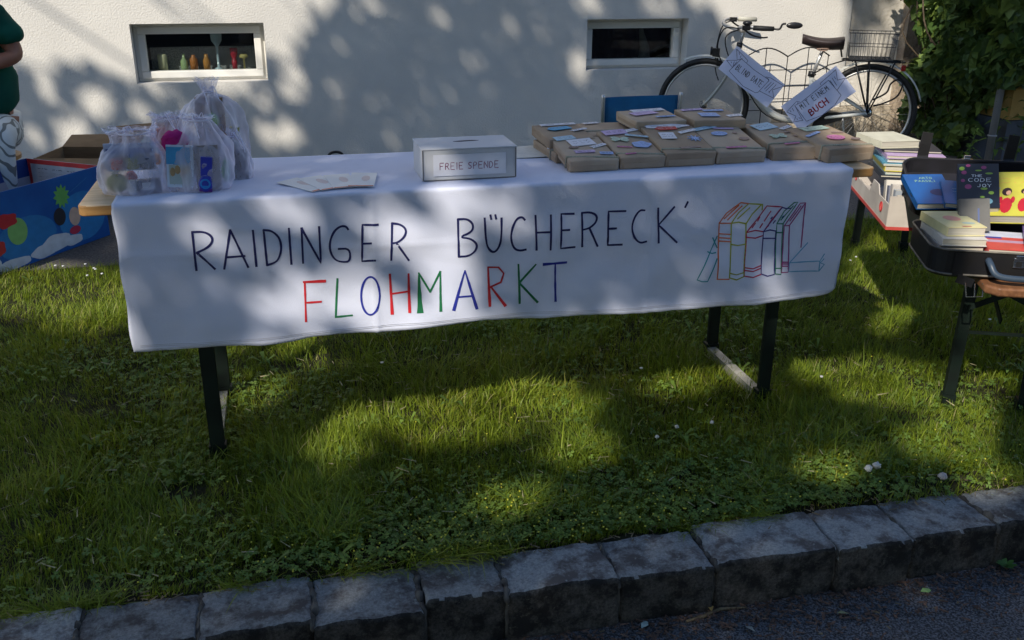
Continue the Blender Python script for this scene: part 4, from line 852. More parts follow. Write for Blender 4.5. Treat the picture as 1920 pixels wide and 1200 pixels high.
b.prism(pl, -.052, -.042); b.build('chain_guard', m_bplas, bike, bevel=.003)
b = MB(); b.tube([(-.15,.03,.27),(-.10,.14,.01)], .008, 8); b.build('kickstand', m_alu, bike, smooth=True)
b = MB(); wsk = m_alu
bx0, bx1, by0, by1, bz0, bz1 = -.165,.11,-.115,.115,.685,.855
def bq(u, v, h): e = 1+.09*h; cxx = (bx0+bx1)/2; return (cxx+(u-.5)*(bx1-bx0)*e, (v-.5)*(by1-by0)*e, bz0+(bz1-bz0)*h)
for h in (0, .5, 1.0): b.tube([bq(0,0,h),bq(1,0,h),bq(1,1,h),bq(0,1,h)], .0036 if h == 1 else .0026, 6, closed=True)
for i in range(11):
    u = i/10
    b.tube([bq(u,0,1),bq(u,0,0),bq(u,1,0),bq(u,1,1)], .0018, 5)
for i in range(8): v = i/7; b.tube([bq(0,v,1),bq(0,v,0),bq(1,v,0),bq(1,v,1)], .0018, 5)
tag(b.build('wire_basket', mat('basket_wire', (.10,.10,.10), .4, metal=.3), bike, smooth=True), 'thin wire basket on the rear rack of the bicycle')

# two hand lettered cards hung on the bicycle
po = bo - bn*.085; SP = Plane(po, bt, (0,0,1))
def card_sign(lab, corners, strokes_, Zf):
    P = [SP.pix(*Zf(c)) for c in corners]; cx = sum(p[0] for p in P)/4; cy = sum(p[1] for p in P)/4
    t = thing('card_sign', lab, 'sign', mw=Matrix.Translation(Vector(SP.at(cx, cy, 0))) @ Plane((0,0,0), bt, (0,0,1)).mw())
    b = MB(); b._add([(x-cx, y-cy, 0) for x, y in P]+[(x-cx, y-cy, .0025) for x, y in P], [(3,2,1,0),(4,5,6,7),(0,1,5,4),(1,2,6,5),(2,3,7,6),(3,0,4,7)])
    o = b.build('card', m_card, t)
    fn = lambda a, c: (a-cx, c-cy, .0034)
    for m_, lst, wd in strokes_:
        b = MB()
        ROUND[0] = m_ is not m_ink
        for st in lst: ribbon(b, [SP.pix(*Zf(p)) for p in st], wd, fn, step=.01)
        b.build('lettering' if m_ is not m_blk or True else '', m_, t)
    return t, cx, cy
Z4 = lambda p: (1330+p[0]*.15104, 80+p[1]*.15104)
def tx(word, p0, p1, h, wsp, Zf=None):
    """strokes (in card-photo coordinates) of a hand written word along the line p0-p1, letters h high"""
    p0, p1 = np.array(p0, float), np.array(p1, float); d = (p1-p0)/np.linalg.norm(p1-p0); u = np.array([d[1], -d[0]])
    L_ = np.linalg.norm(p1-p0); n = len(word); cell = L_/n; out = []
    for i, ch_ in enumerate(word):
        for st in FONT.get(ch_, []): out.append([tuple(p0+d*(i*cell+a*cell*wsp)+u*b_*h) for a, b_ in st])
    return out
s1 = [[(340,80),(345,215),(370,208),(410,195)],[(340,80),(450,190),(480,225),(465,245)],[(400,200),(245,350),(420,540),(570,620),(605,615),(740,470)],[(400,200),(560,340),(740,460)],
      [(215,218),(345,218)],[(215,218),(285,305),(345,235)],[(270,235),(275,250)],[(310,235),(295,285)],[(370,120),(375,150)],[(395,160),(385,185)],[(700,425),(760,435),(925,538),(785,585),(800,690),(625,600)],[(740,470),(720,440)],
      [(770,490),(685,575)],[(800,500),(700,600)],[(830,520),(740,615)],[(740,600),(745,625)]]
w1 = tx('BLIND DATE', (322,330), (640,560), 78, .72)
card_sign('white card hand lettered BLIND DATE, tied to the bicycle frame, left of the pair', [(345,40),(938,520),(715,805),(108,320)], [(m_ink, s1, .0030), (m_blk, w1, .0038)], Z4)
s2 = [[(1570,335),(1590,465),(1690,440),(1585,590),(1480,465)],[(1570,335),(1375,505),(1385,525)],[(1480,465),(1140,740),(1060,780),(1205,975),(1400,900),(1560,770),(1635,650),(1480,465)],[(1060,780),(1160,965)],
      [(1125,735),(1080,730),(960,860),(1075,910),(1045,985),(1165,960)],[(1500,470),(1560,560)],[(1525,440),(1580,530)],[(1550,420),(1570,450)],[(1000,840),(1015,860)],[(1030,815),(1050,850)],[(1085,940),(1095,955)],[(1110,925),(1130,945)],[(1100,740),(1095,760)]]
w2 = tx('MIT', (1150,830), (1262,752), 70, .7)+tx('EINEM', (1300,722), (1500,575), 66, .68)
w3 = tx('BUCH', (1268,905), (1500,735), 78, .72)
card_sign('white card hand lettered MIT EINEM BUCH, tied below the saddle, right of the pair', [(1572,285),(1822,605),(1120,1100),(890,790)], [(m_ink, s2, .0030), (m_blk, w2, .0038), (mat('dark_red_marker', (.30,.01,.03), .6), w3, .0085)], Z4)

ROUND[0] = True
# ornamental wire fence between bicycle and wall
fy = 6.60
fence = thing('wire_fence_panel', 'black wavy topped wire garden fence panel behind the bicycle', 'fence', (3.28, fy, 0))
def farc(x0, x1, z, h, n=10): return [(x0+(x1-x0)*i/n, 0, z+h*math.sin(math.pi*i/n)) for i in range(n+1)]
for k in range(2):
    b = MB(); x0 = k*.34; b.tube(farc(x0, x0+.34, .635, .062), .005, 6); b.build('top_arch', m_bplas, fence, smooth=True)
for i, x in enumerate((.01,.165,.34,.505,.67)):
    b = MB(); b.tube([(x,0,0),(x,0,.635+.062*abs(math.sin(math.pi*x/.34)))], .0035, 6); b.build('upright', m_bplas, fence)
for z in (.08,.25,.33,.42,.54):
    b = MB(); b.tube([(0,0,z),(.68,0,z)], .0032, 6); b.build('cross_wire', m_bplas, fence)
# ------------------------------------------------------------------ bench at the right with suitcase and boxes
al = np.array([.3805,.9248,0.]); bl = np.array([.9248,-.3805,0.])
BO = np.array([2.0,2.38,0.])
def BMx(a=0, c=0, z=0): o = BO+al*a+bl*c; return Matrix([[bl[i], al[i], (0,0,1)[i], o[i]+(z if i == 2 else 0)] for i in range(3)]+[[0,0,0,1]])
bench = thing('beer_bench', 'brown beer bench with dark green legs under the open suitcase', 'bench', mw=BMx())
b = MB(); b.slab([(-.02+.03,-.22),(.215,-.22),(.245,-.19),(.245,1.95),(.215,1.98),(.01,1.98),(-.02,1.95),(-.02,-.19)], .452, .480); b.build('seat', m_bench, bench, bevel=.008, seg=3)
for y in (0.0, 1.76):
    for x in (.0,.225):
        b = MB(); xt = x+(.01 if x < .1 else -.01)
        b.bar((x,y,.02),(xt,y,.45),.032,.004,(0,1,0)); b.bar((x-.014*(1 if x < .1 else -1),y+.012,.02),(xt-.014*(1 if x < .1 else -1),y+.012,.45),.004,.024,(0,1,0))
        b.cbox((x,y+.008,.022),(.040,.036,.044)); b.build('leg', m_steel, bench)
    s_ = 1 if y < 1 else -1
    b = MB(); b.bar((0,y,.26),(.225,y,.26),.010,.006,(0,1,0)); b.bar((.0,y-.008,.34),(.225,y-.008,.45),.018,.004,(0,1,0)); b.bar((.0,y+.010,.45),(.225,y+.010,.34),.022,.004,(0,1,0)); b.bar((.11,y,.30),(.11,y+.3*s_,.45),.02,.004,(1,0,0)); b.build('brace', m_steel, bench)

# suitcase: local x across the bench, y away from the camera
SW, SD = .455, .335
SO = np.array([1.790,2.302,.4835]); sx = np.array([.917,-.398,0]); sx /= np.linalg.norm(sx); sy = np.array([-sx[1], sx[0], 0])
SMx = Matrix([[sx[i], sy[i], (0,0,1)[i], SO[i]] for i in range(3)]+[[0,0,0,1]])
case = thing('suitcase', 'open black vintage suitcase full of books standing on the brown bench', 'suitcase', mw=SMx)
def rrect(w_, d_, r, n=6, x0=0, y0=0):
    o = []
    for cx_, cy_, a0 in ((w_-r,r,-90),(w_-r,d_-r,0),(r,d_-r,90),(r,r,180)):
        for k in range(n+1): a = R(a0+90*k/n); o.append((x0+cx_+r*math.cos(a), y0+cy_+r*math.sin(a)))
    return o
def shell(mb, w_, d_, h, t, r):
    """open tray with rounded corners, bottom at z 0"""
    O = rrect(w_, d_, r); I = rrect(w_-2*t, d_-2*t, r-t, x0=t, y0=t); B0 = rrect(w_-.012, d_-.012, r-.004, x0=.006, y0=.006); n = len(O)
    vs = [(x,y,0) for x, y in B0]+[(x,y,.006) for x, y in O]+[(x,y,h) for x, y in O]+[(x,y,h) for x, y in I]+[(x,y,t) for x, y in I]
    fs = [(k*n+i, k*n+(i+1) % n, (k+1)*n+(i+1) % n, (k+1)*n+i) for k in range(4) for i in range(n)]
    fs += [tuple(range(n-1,-1,-1)), tuple(4*n+i for i in range(n))]
    k0 = len(mb.m); mb._add(vs, fs)
    for q in range(3*n, 4*n): mb.m[k0+q] = 1
    mb.m[k0+4*n+1] = 1
b = MB(); shell(b, SW, SD, .082, .006, .055); b.build('base', [m_leath, m_lining], case, smooth=False)
for z in (.082, .010):
    b = MB(); b.tube([(x,y,z) for x, y in rrect(SW+.002, SD+.002, .056, x0=-.001, y0=-.001)], .0032, 6, closed=True); b.build('piping', m_piping, case, smooth=True)
LM = Matrix.Translation((0, SD-.012, .090)) @ Matrix.Rotation(R(180-147), 4, 'X')      # lid leans back
lid_up = Matrix.Translation((0, SD-.006, .086)) @ Matrix.Rotation(R(17), 4, 'X')
b = MB(); b.M = lid_up; shell(b, SW-.03, .30, .055, .006, .055)
for i, p in enumerate(b.v): b.v[i] = p
o = b.build('lid', [m_leath, m_lining], case); lid = o
b = MB(); b.M = lid_up; b.tube([(x,y,.055) for x, y in rrect(SW-.03+.002, .302, .056, x0=-.001, y0=-.001)], .0036, 6, closed=True); b.build('piping', mat('black_piping', (.02,.02,.024), .35), lid, smooth=True)
for x in (.075, SW-.105):
    b = MB(); b.M = lid_up
    b.bar((x,.302,.030),(x,.333,.050),.036,.005,(0,0,1)); b.bar((x,.331,.048),(x+.003,.345,.085),.036,.005,(0,1,0)); b.bar((x+.003,.344,.083),(x+.008,.362,.122),.036,.005,(0,1,0)); b.build('strap', m_leath, lid, bevel=.0015)
b = MB(); b.M = lid_up; b.box((.195,.303,.034),(.232,.311,.056)); b.box((.203,.311,.040),(.224,.317,.066)); b.build('latch', m_chrome, lid, bevel=.002)
b = MB(); b.tube(bez([(.150,-.008,.060),(.152,-.030,.052),(.165,-.045,.030),(.20,-.050,.022),(.28,-.050,.022),(.305,-.044,.030),(.318,-.030,.052),(.320,-.008,.060)], 5), .0095, 10); b.build('handle', mat('navy_handle', (.035,.055,.085), .4), case, smooth=True)
b = MB(); b.box((.218,-.006,.040),(.248,-.001,.070)); b.box((.222,-.009,.064),(.244,-.0055,.078)); b.build('latch', m_chrome, case, bevel=.0015)
b = MB(); b.box((.225,-.0075,.044),(.241,-.0062,.060)); b.build('lock_plate', m_bplas, case)
b = MB(); b.bar((.075,-.003,.075),(.075,-.003,.008),.030,.003,(0,1,0)); b.bar((.075,-.004,.0),(.120,-.010,-.012),.026,.003,(0,1,0)); b.build('strap', m_leath, case)
b = MB()
for p, q in (((.098,-.012,-.010),(.106,-.016,-.052)),((.106,-.016,-.052),(.150,-.016,-.048)),((.150,-.016,-.048),(.146,-.012,-.008)),((.124,-.013,-.010),(.128,-.017,-.050))): b.tube([p,q], .0022, 8)
b.build('buckle', m_chrome, case)

def book(label, M_, w_, l_, t_, cover, extra=None, hard=.0025, name='book', pages=m_page, group=None):
    """local: x width, y length, z thickness; spine at x=0"""
    t = thing(name, label, 'book', mw=M_, group=group)
    b = MB(); b.box((.001,.002,hard),(w_-.003,l_-.002,t_-hard)); b.build('pages', pages, t)
    b = MB(); b.box((0,0,0),(w_,l_,hard-.0002)); b.box((0,0,t_-hard+.0002),(w_,l_,t_)); b.box((-.0015,0,0),(.0006,l_,t_)); b.build('cover', cover, t)
    if extra:
        for nm, m_, fn in extra:
            b = MB(); fn(b); o = b.build(nm, m_, t)
            if nm in ('flowers', 'leaves', 'title', 'birds'): o['kind'] = 'stuff'   # small print
    return t
def inC(x, y, z, *rots):
    M_ = SMx @ Matrix.Translation((x,y,z))
    for ax, a in rots: M_ = M_ @ Matrix.Rotation(R(a), 4, ax)
    return M_
def wr(text, x, y, h, w_, z, sw, **k): return lambda b: write(b, text, x, y, h, w_, lambda p, q: (p, q, z+.0003), sw, **k)
def wrs(lines, z, sw):
    def f(b):
        for (text, x, y, h, w_) in lines: write(b, text, x, y, h, w_, lambda p, q: (p, q, z+.0003), sw)
    return f
def discs(lst, z):
    def f(b):
        for (x, y, rx, ry) in lst: b._add([(x+rx*math.cos(i*math.pi/6), y+ry*math.sin(i*math.pi/6), z+.0004) for i in range(12)], [tuple(range(12))])
    return f
# standing, leaning into the lid
book('tall blue paperback with yellow author name leaning at the left inside the suitcase', inC(.006,.300,.122,('X',16),('Z',6)), .125,.19,.022, paint(.004,.10,.36,.35), [('author', paint(.30,.50,.30), wrs([('ARTO',.045,.158,.013,.008),('PAASILI',.028,.138,.013,.008)], .022, .0018)), ('picture', paint(.03,.04,.14), discs([(.085,.07,.030,.022)], .022))])
book('smaller blue paperback overlapping the tall blue one in the suitcase', inC(.085,.290,.134,('X',15),('Z',-4)), .105,.155,.018, paint(.006,.12,.38,.35), [('title', paint(.40,.52,.62), lambda b: [scribble(b, .03, .10-.02*i, .055, .007, lambda p, q: (p,q,.0184), .0016) for i in range(2)])])
book('black paperback with colourful flowers and white title standing in the suitcase', inC(.122,.280,.112,('X',26),('Y',-10),('Z',-8)), .118,.215,.036, paint(.012,.018,.030,.35),
 [('flowers', paint(.30,.05,.16), discs([(.018,.17,.008,.010),(.03,.10,.010,.012),(.015,.13,.006,.008),(.075,.195,.008,.009),(.03,.205,.007,.007)], .036)), ('leaves', paint(.20,.34,.05), discs([(.012,.19,.008,.010),(.06,.18,.010,.004),(.09,.165,.011,.005),(.075,.09,.010,.006),(.095,.07,.008,.008),(.07,.05,.007,.005)], .036)),
  ('title', paint(.62,.66,.68), wrs([('THE',.040,.148,.011,.008),('CODE',.030,.124,.018,.013),('JOY',.055,.098,.015,.011)], .036, .0020)), ('blue_flowers', paint(.12,.26,.34), discs([(.085,.03,.014,.014),(.06,.02,.008,.010)], .036))])
book('yellow paperback with two figures in red on its cover in the suitcase', inC(.205,.265,.098,('X',28),('Y',-18),('Z',-16)), .125,.195,.034, paint(.48,.45,.06,.4),
 [('title', paint(.55,.30,.08), lambda b: [scribble(b, .02, .165-.018*i, .085, .008, lambda p, q: (p,q,.0344), .0016) for i in range(2)]), ('dresses', paint(.45,.015,.03), discs([(.052,.045,.017,.034),(.098,.048,.014,.030),(.034,.068,.006,.016),(.068,.070,.006,.015)], .034)),
  ('hair', paint(.03,.012,.012), discs([(.048,.105,.014,.018),(.097,.108,.011,.012)], .0343)), ('faces', paint(.60,.33,.22), discs([(.053,.100,.007,.010),(.099,.103,.006,.008)], .0346)), ('birds', paint(.35,.38,.30), discs([(.020,.12,.008,.006),(.020,.09,.010,.005)], .034))])
book('grey paged book standing behind the yellow covered stack in the suitcase', inC(.115,.205,.080,('X',66),('Z',4)), .085,.10,.022, paint(.13,.13,.125), [('blue_mark', paint(.10,.14,.30), lambda b: b.box((.05,.01,.0222),(.055,.07,.0226)))])
# lying stack
book('lowest book of the left stack in the suitcase, pages facing the viewer', inC(.030,.045,.010,('Z',3)), .128,.20,.040, paint(.42,.40,.36), name='book')
book('middle book of the left stack in the suitcase, under a white cover edge', inC(.028,.050,.051,('Z',4)), .126,.20,.030, paint(.52,.50,.47))
book('white covered book below the topmost in the left stack of the suitcase', inC(.032,.040,.082,('Z',6)), .126,.195,.022, paint(.60,.58,.55))
book('topmost book of the left stack, pale yellow cover with a pink peach picture', inC(.046,.060,.1055,('Z',12)), .114,.185,.027, [paint(.72,.66,.36,.4)][0],
 [('peach', paint(.72,.34,.27), discs([(.055,.10,.025,.030)], .027)), ('bird', paint(.45,.56,.50), discs([(.080,.045,.020,.012)], .0271)), ('label', paint(.45,.12,.10), lambda b: b.box((.045,.006,.0272),(.072,.014,.0276)))])
book('grey paged book under the red one at the front of the suitcase', inC(.160,.035,.010,('Z',-4)), .170,.21,.046, paint(.40,.38,.36))
book('book with red cover and white and blue stripe at the front of the suitcase', inC(.158,.032,.0575,('Z',-3)), .160,.20,.026, paint(.60,.07,.06,.4), [('stripe', paint(.62,.64,.74), lambda b: b.box((0,.135,.0262),(.16,.20,.0266))), ('blue_stripe', paint(.04,.05,.30), lambda b: b.box((0,.118,.0262),(.06,.134,.0267))), ('lilac_band', paint(.50,.32,.44), lambda b: b.box((.0,.075,.0262),(.16,.100,.0266)))])
book('book with purple cover leaning on the red one at the right of the suitcase', inC(.262,.06,.090,('Z',-14),('Y',-8)), .13,.19,.014, paint(.14,.09,.26,.4), [('title', paint(.42,.36,.6), lambda b: [scribble(b, .03, .14-.03*i, .07, .009, lambda p, q: (p,q,.0144), .0018) for i in range(3)])])
book('grey novel at the right end inside the suitcase', inC(.365,.05,.010,('Z',2)), .08,.20,.07, paint(.30,.28,.30))

# open white fruit tray with red foot behind the suitcase, books in and on it
tr_ = thing('cardboard_tray', 'white cardboard tray box with a red bottom edge behind the suitcase', 'box', mw=BMx(.355,-.19,.481) @ Matrix.Rotation(R(1.5),4,'Z'))
TWd, TLn, TH = .40, .66, .115
m_tray = mat('printed_white_board', (.50,.46,.42), .7, (.42,.38,.35), vs=12)
b = MB(); b.box((0,0,.0),(TWd,TLn,.004)); b.build('bottom', m_tray, tr_)
b = MB(); b.prism([(0,.010),(TWd,.010),(TWd,TH),(0,TH)], 0, .004); b.build('end_panel', m_tray, tr_)
b = MB(); b.prism([(0,.004),(TWd,.004),(TWd,TH),(0,TH)], TLn-.004, TLn); b.build('end_panel', m_tray, tr_)
for x in (0, TWd-.004):
    b = MB(); b._add([(x,.005,.010),(x,TLn-.005,.010),(x,TLn-.005,TH),(x,TLn-.14,TH),(x,TLn-.17,TH-.05),(x,TLn-.36,TH-.05),(x,TLn-.40,TH),(x,.18,TH),(x,.15,TH-.03),(x,.005,TH-.03)]+[(x+.004,.005,.010),(x+.004,TLn-.005,.010),(x+.004,TLn-.005,TH),(x+.004,TLn-.14,TH),(x+.004,TLn-.17,TH-.05),(x+.004,TLn-.36,TH-.05),(x+.004,TLn-.40,TH),(x+.004,.18,TH),(x+.004,.15,TH-.03),(x+.004,.005,TH-.03)],
      [tuple(range(9,-1,-1)), tuple(range(10,20))]+[(i,(i+1) % 10,(i+1) % 10+10,i+10) for i in range(10)]); b.build('side_panel', m_tray, tr_)
b = MB(); b.box((-.0012,-.001,-.001),(.003,TLn,.011)); b.box((-.0012,-.0012,-.001),(TWd,.003,.0098)); b.build('red_edge', paint(.50,.07,.06), tr_)
b = MB(); b.ring((-.001,.10,.055),.016,.0022,(1,0,0),18,5); b.tube([(-.001,.088,.040),(-.001,.112,.068)],.002,5); b.build('red_emblem', paint(.42,.03,.03), tr_); b = MB(); b.ring((-.001,.54,.06),.012,.002,(1,0,0),14,5); b.build('red_emblem', paint(.42,.03,.03), tr_)
b = MB()
for k in range(4): scribble(b, .20+k*.07, .075-.006*(k % 2), .05, .006, lambda a, c: (-.0006, a, c), .0015)
tag(b.build('print', paint(.30,.26,.26), tr_), kind='stuff')
def inT(x, y, z, *rots):
    M_ = BMx(.355,-.19,.481) @ Matrix.Translation((x,y,z))
    for ax, a in rots: M_ = M_ @ Matrix.Rotation(R(a), 4, ax)
    return M_
for i, (c_, d_) in enumerate((((.50,.46,.42),'cream'),((.36,.40,.46),'grey blue'),((.55,.52,.50),'white'),((.20,.22,.30),'slate'),((.60,.57,.52),'ivory'))):
    book(d_+' book standing upright in the white tray box behind the suitcase', inT(.03+.0*i,.04+.045*i,.006,('X',90-4*i),('Z',0)), .30-.01*i,.105+.008*(i % 3),.032, paint(*c_))
sp = [((.02,.025,.04),.010,'thin black folder at the bottom of the book pile'),((.50,.60,.58),.012,'pale green bottomed picture book in the pile'),((.68,.56,.06),.020,'yellow spined picture book in the pile'),((.62,.62,.56),.006,'thin cream picture book in the pile'),((.10,.30,.42),.006,'thin teal picture book in the pile'),((.66,.72,.82),.013,'white and blue picture book in the pile'),((.50,.36,.58),.013,'lilac picture book on top of the pile')]
z = TH+.003
for i, (c_, t_, lb) in enumerate(sp):
    book(lb+' beyond the suitcase', inT(.02+.006*((i*3) % 4),.28+.004*((i*5) % 3),z), .20,.24,t_, paint(*c_, rough=.35)); z += t_+.0004
book('dark book with orange cover edge under the pale book at the table end', inT(.03,.33,z), .20,.22,.010, paint(.03,.03,.04)); z += .0105
book('thick book with pale yellow cover on top of the far pile', inT(.02,.34,z,('Z',18)), .15,.19,.026, paint(.62,.60,.48))

# ------------------------------------------------------------------ big printed blue box at the left
C0 = np.array([-.915,5.02,0.]); e1 = np.array([-.553,-.833,0.]); e1 /= np.linalg.norm(e1); e2 = np.array([e1[1], -e1[0], 0.])
BBM = Matrix([[e1[i], e2[i], (0,0,1)[i], C0[i]] for i in range(3)]+[[0,0,0,1]])
bb = thing('blue_cardboard_box', 'large blue printed cardboard box with cloud pictures standing on the path at the left', 'box', mw=BBM)
m_bb = mat('blue_print', (.008,.115,.40), .4, (.005,.07,.29), vs=3.5); m_bb2 = mat('blue_print_inside', (.012,.05,.22), .5); m_gi = mat('grey_inside', (.36,.35,.40), .8)
BL, BW_, BH_ = .98, .47, .355
b = MB(); b.box((0,0,0),(BL,.005,BH_)); b.build('long_panel', m_bb, bb)
b = MB(); b.box((0,BW_-.005,0),(BL,BW_,BH_)); b.cur = 1; b.box((.006,BW_-.0075,.002),(BL-.006,BW_-.0055,BH_-.09)); b.build('long_panel', [m_bb2, m_gi], bb)
b = MB(); b.box((0,.0055,0),(.005,BW_-.0055,BH_)); b.build('end_panel', m_bb, bb)
b = MB(); b.box((BL-.005,.0055,0),(BL,BW_-.0055,BH_)); b.build('end_panel', m_bb, bb)
b = MB(); b.box((.006,.006,.001),(BL-.006,BW_-.006,.005)); b.build('bottom', m_gi, bb)
b = MB(); b.box((.0055,.012,.05),(.0085,BW_-.012,BH_+.001)); rs = b.build('inner_sheet', paint(.50,.50,.52), bb)
b = MB()
for a, c in (((.0088,.012,BH_-.022),(.0095,BW_-.012,BH_+.0012)),((.0088,BW_-.030,.05),(.0095,BW_-.012,BH_-.0225)),((.0088,.012,.05),(.0095,.022,BH_-.0225))): b.box(a, c)
b.build('red_border', paint(.55,.03,.03), rs)
b = MB(); rr = random.Random(4)
for k in range(4):
    for q in range(8): scribble(b, .05+k*.095, BH_-.045-.020*q, .06, .004, lambda a, c: (.0092, a, c), .003 if q == 0 else .0012, rnd=rr)
tag(b.build('small_print', paint(.10,.10,.13), rs), kind='stuff')
def bbf(a, c): return (a, -.0012, c)
def bshape(name, m_, pts, off=.0012): b = MB(); b._add([(x, -off, z) for x, z in pts], [tuple(range(len(pts)))]); b.build(name, m_, bb)
def ell(cx_, cz, rx, rz, n=22, wob=0, k=5, ph=0): return [(cx_+rx*(1+wob*math.cos(k*2*math.pi*i/n+ph))*math.cos(-2*math.pi*i/n), cz+rz*(1+wob*math.cos(k*2*math.pi*i/n+ph))*math.sin(-2*math.pi*i/n)) for i in range(n)]
wcl = paint(.58,.62,.70)
for cx_, cz, rx, rz in ((.34,.055,.09,.040),(.42,.035,.08,.030),(.24,.04,.06,.025),(.60,.025,.10,.024),(.75,.045,.09,.035),(.90,.04,.08,.04)): bshape('cloud_print', wcl, ell(cx_, cz, rx, rz, wob=.06), .0010+.0002*(cx_*10 % 3))
bshape('light_blue_print', paint(.02,.20,.50), ell(.16,.14,.15,.12), .0006); bshape('light_blue_print', paint(.02,.18,.46), ell(.50,.12,.17,.10), .0007)
bshape('green_splash', paint(.14,.42,.10), ell(.27,.262,.042,.048, n=44, wob=.22, k=11), .0014)
bshape('green_balloon', paint(.22,.46,.14), ell(.55,.165,.055,.062), .0015); bshape('red_balloon', paint(.50,.02,.03), ell(.60,.225,.060,.032, wob=.12), .0017); bshape('red_balloon', paint(.48,.03,.03), ell(.66,.115,.032,.034, wob=.1), .0019)
bshape('yellow_print', paint(.70,.42,.03), ell(.80,.155,.055,.05, wob=.15), .0016); bshape('white_print', paint(.62,.62,.64), ell(.88,.20,.05,.05), .0018); bshape('dark_print', paint(.02,.02,.03), ell(.30,.17,.036,.042), .0016); bshape('orange_print', paint(.62,.10,.03), ell(.80,.125,.03,.022), .0021)
bshape('pale_print', paint(.60,.42,.34), ell(.21,.15,.035,.045), .0019); bshape('red_print', paint(.48,.03,.08), ell(.22,.085,.035,.020), .0021); bshape('white_print', paint(.62,.62,.64), ell(.10,.17,.024,.018), .0015)
b = MB()
for k in range(5): ribbon(b, [(.10+k*.012,.315-.005*k),(.20+k*.012,.275-.005*k)], .0018, lambda a, c: (a,-.0012,c))
for k in range(4): ribbon(b, [(.70+k*.02,.30),(.80+k*.02,.24)], .0022, lambda a, c: (a,-.0012,c))
tag(b.build('streak_print', paint(.06,.25,.50), bb), kind='stuff')
# brown boxes behind
def carton(label, loc, rot, w_, d_, h, flap=True):
    t = thing('cardboard_carton', label, 'box', loc, (0,0,R(rot)))
    for nm, a, c in (('side_panel',(0,0,0),(w_,.005,h)),('side_panel',(0,d_-.005,0),(w_,d_,h)),('end_panel',(0,.0055,0),(.005,d_-.0055,h)),('end_panel',(w_-.005,.0055,0),(w_,d_-.0055,h)),('bottom',(.006,.006,0),(w_-.006,d_-.006,.004))):
        b = MB(); b.box(a, c); b.build(nm, m_cardboard, t)
    if flap:
        b = MB(); b._add([(0,.002,h),(w_,.002,h),(w_-.02,-.12,h-.07),(.02,-.12,h-.07)], [(0,1,2,3)]); o = b.build('flap', m_cardboard, t); s = o.modifiers.new('t','SOLIDIFY'); s.thickness = .004
        b = MB(); b._add([(0,d_,h),(w_,d_,h),(w_-.03,d_+.09,h+.06),(.02,d_+.09,h+.05)], [(0,1,2,3)]); o = b.build('flap', m_cardboard, t); s = o.modifiers.new('t','SOLIDIFY'); s.thickness = .004
    return t
cb = carton('open brown cardboard carton with a dark hand hole behind the blue box', (-1.33,5.52,0), -14, .44,.34,.305)
b = MB(); b.slab([(.27,.0),(.35,.0),(.36,-.004),(.26,-.004)], .262, .285); b.build('hand_hole', m_blk, cb)
carton('brown cardboard carton half hidden behind the gauze bags', (-.91,5.62,0), 12, .40,.32,.33)
# black bag behind the table
bp = thing('black_bag', 'black shoulder bag on the path, its top just showing behind the table', 'bag', (.225,4.80,0))
b = MB(); b.blob((0,0,.19),(.13,.08,.20),18,12,.25,6); b.build('body', mat('black_fabric', (.012,.012,.014), .8), bp, smooth=True)
b = MB(); b.tube(bez([(-.04,0,.38),(-.03,0,.41),(.0,0,.42),(.03,0,.41),(.04,0,.38)], 4), .007, 6); b.build('handle', m_bplas, bp, smooth=True)

# ------------------------------------------------------------------ person at the left edge, seated, back to the wall
PX, PY = -1.585, 5.50
per = thing('person', 'person in a green short sleeved top and white patterned trousers sitting behind the blue box', 'person', (PX, PY, 0), (0,0,R(6)))
# x to the viewer's right, y away
J = dict(pel=(.02,.10,.50), bel=(.03,.05,.66), che=(.0,.03,.92), nek=(0,.02,1.12), nk2=(0,-.01,1.20), hd=(0,-.03,1.29), hd2=(0,-.045,1.38),
 shR=(.17,.03,1.06), elR=(.265,-.01,.835), wrR=(.10,-.20,.80), haR=(.03,-.215,.81), shL=(-.17,.03,1.06), elL=(-.25,-.02,.82), wrL=(-.08,-.22,.85), haL=(-.01,-.23,.84),
 hiR=(.13,.07,.47), knR=(.15,-.33,.48), anR=(.14,-.30,.10), toR=(.14,-.46,.045), hiL=(-.13,.07,.47), knL=(-.13,-.33,.48), anL=(-.12,-.32,.10), toL=(-.12,-.48,.045))
rad = dict(pel=.15, bel=.165, che=.15, nek=.06, nk2=.055, hd=.085, hd2=.09, shR=.062, elR=.047, wrR=.03, haR=.036, shL=.062, elL=.047, wrL=.03, haL=.036,
 hiR=.10, knR=.06, anR=.04, toR=.035, hiL=.10, knL=.06, anL=.04, toL=.035)
E_ = [('pel','bel'),('bel','che'),('che','nek'),('nek','nk2'),('nk2','hd'),('hd','hd2'),('che','shR'),('shR','elR'),('elR','wrR'),('wrR','haR'),('che','shL'),('shL','elL'),('elL','wrL'),('wrL','haL'),('pel','hiR'),('hiR','knR'),('knR','anR'),('anR','toR'),('pel','hiL'),('hiL','knL'),('knL','anL'),('anL','toL')]
ks = list(J); pts_ = [J[k] for k in ks]; rd = [rad[k] for k in ks]; ed = [(ks.index(a), ks.index(c)) for a, c in E_]
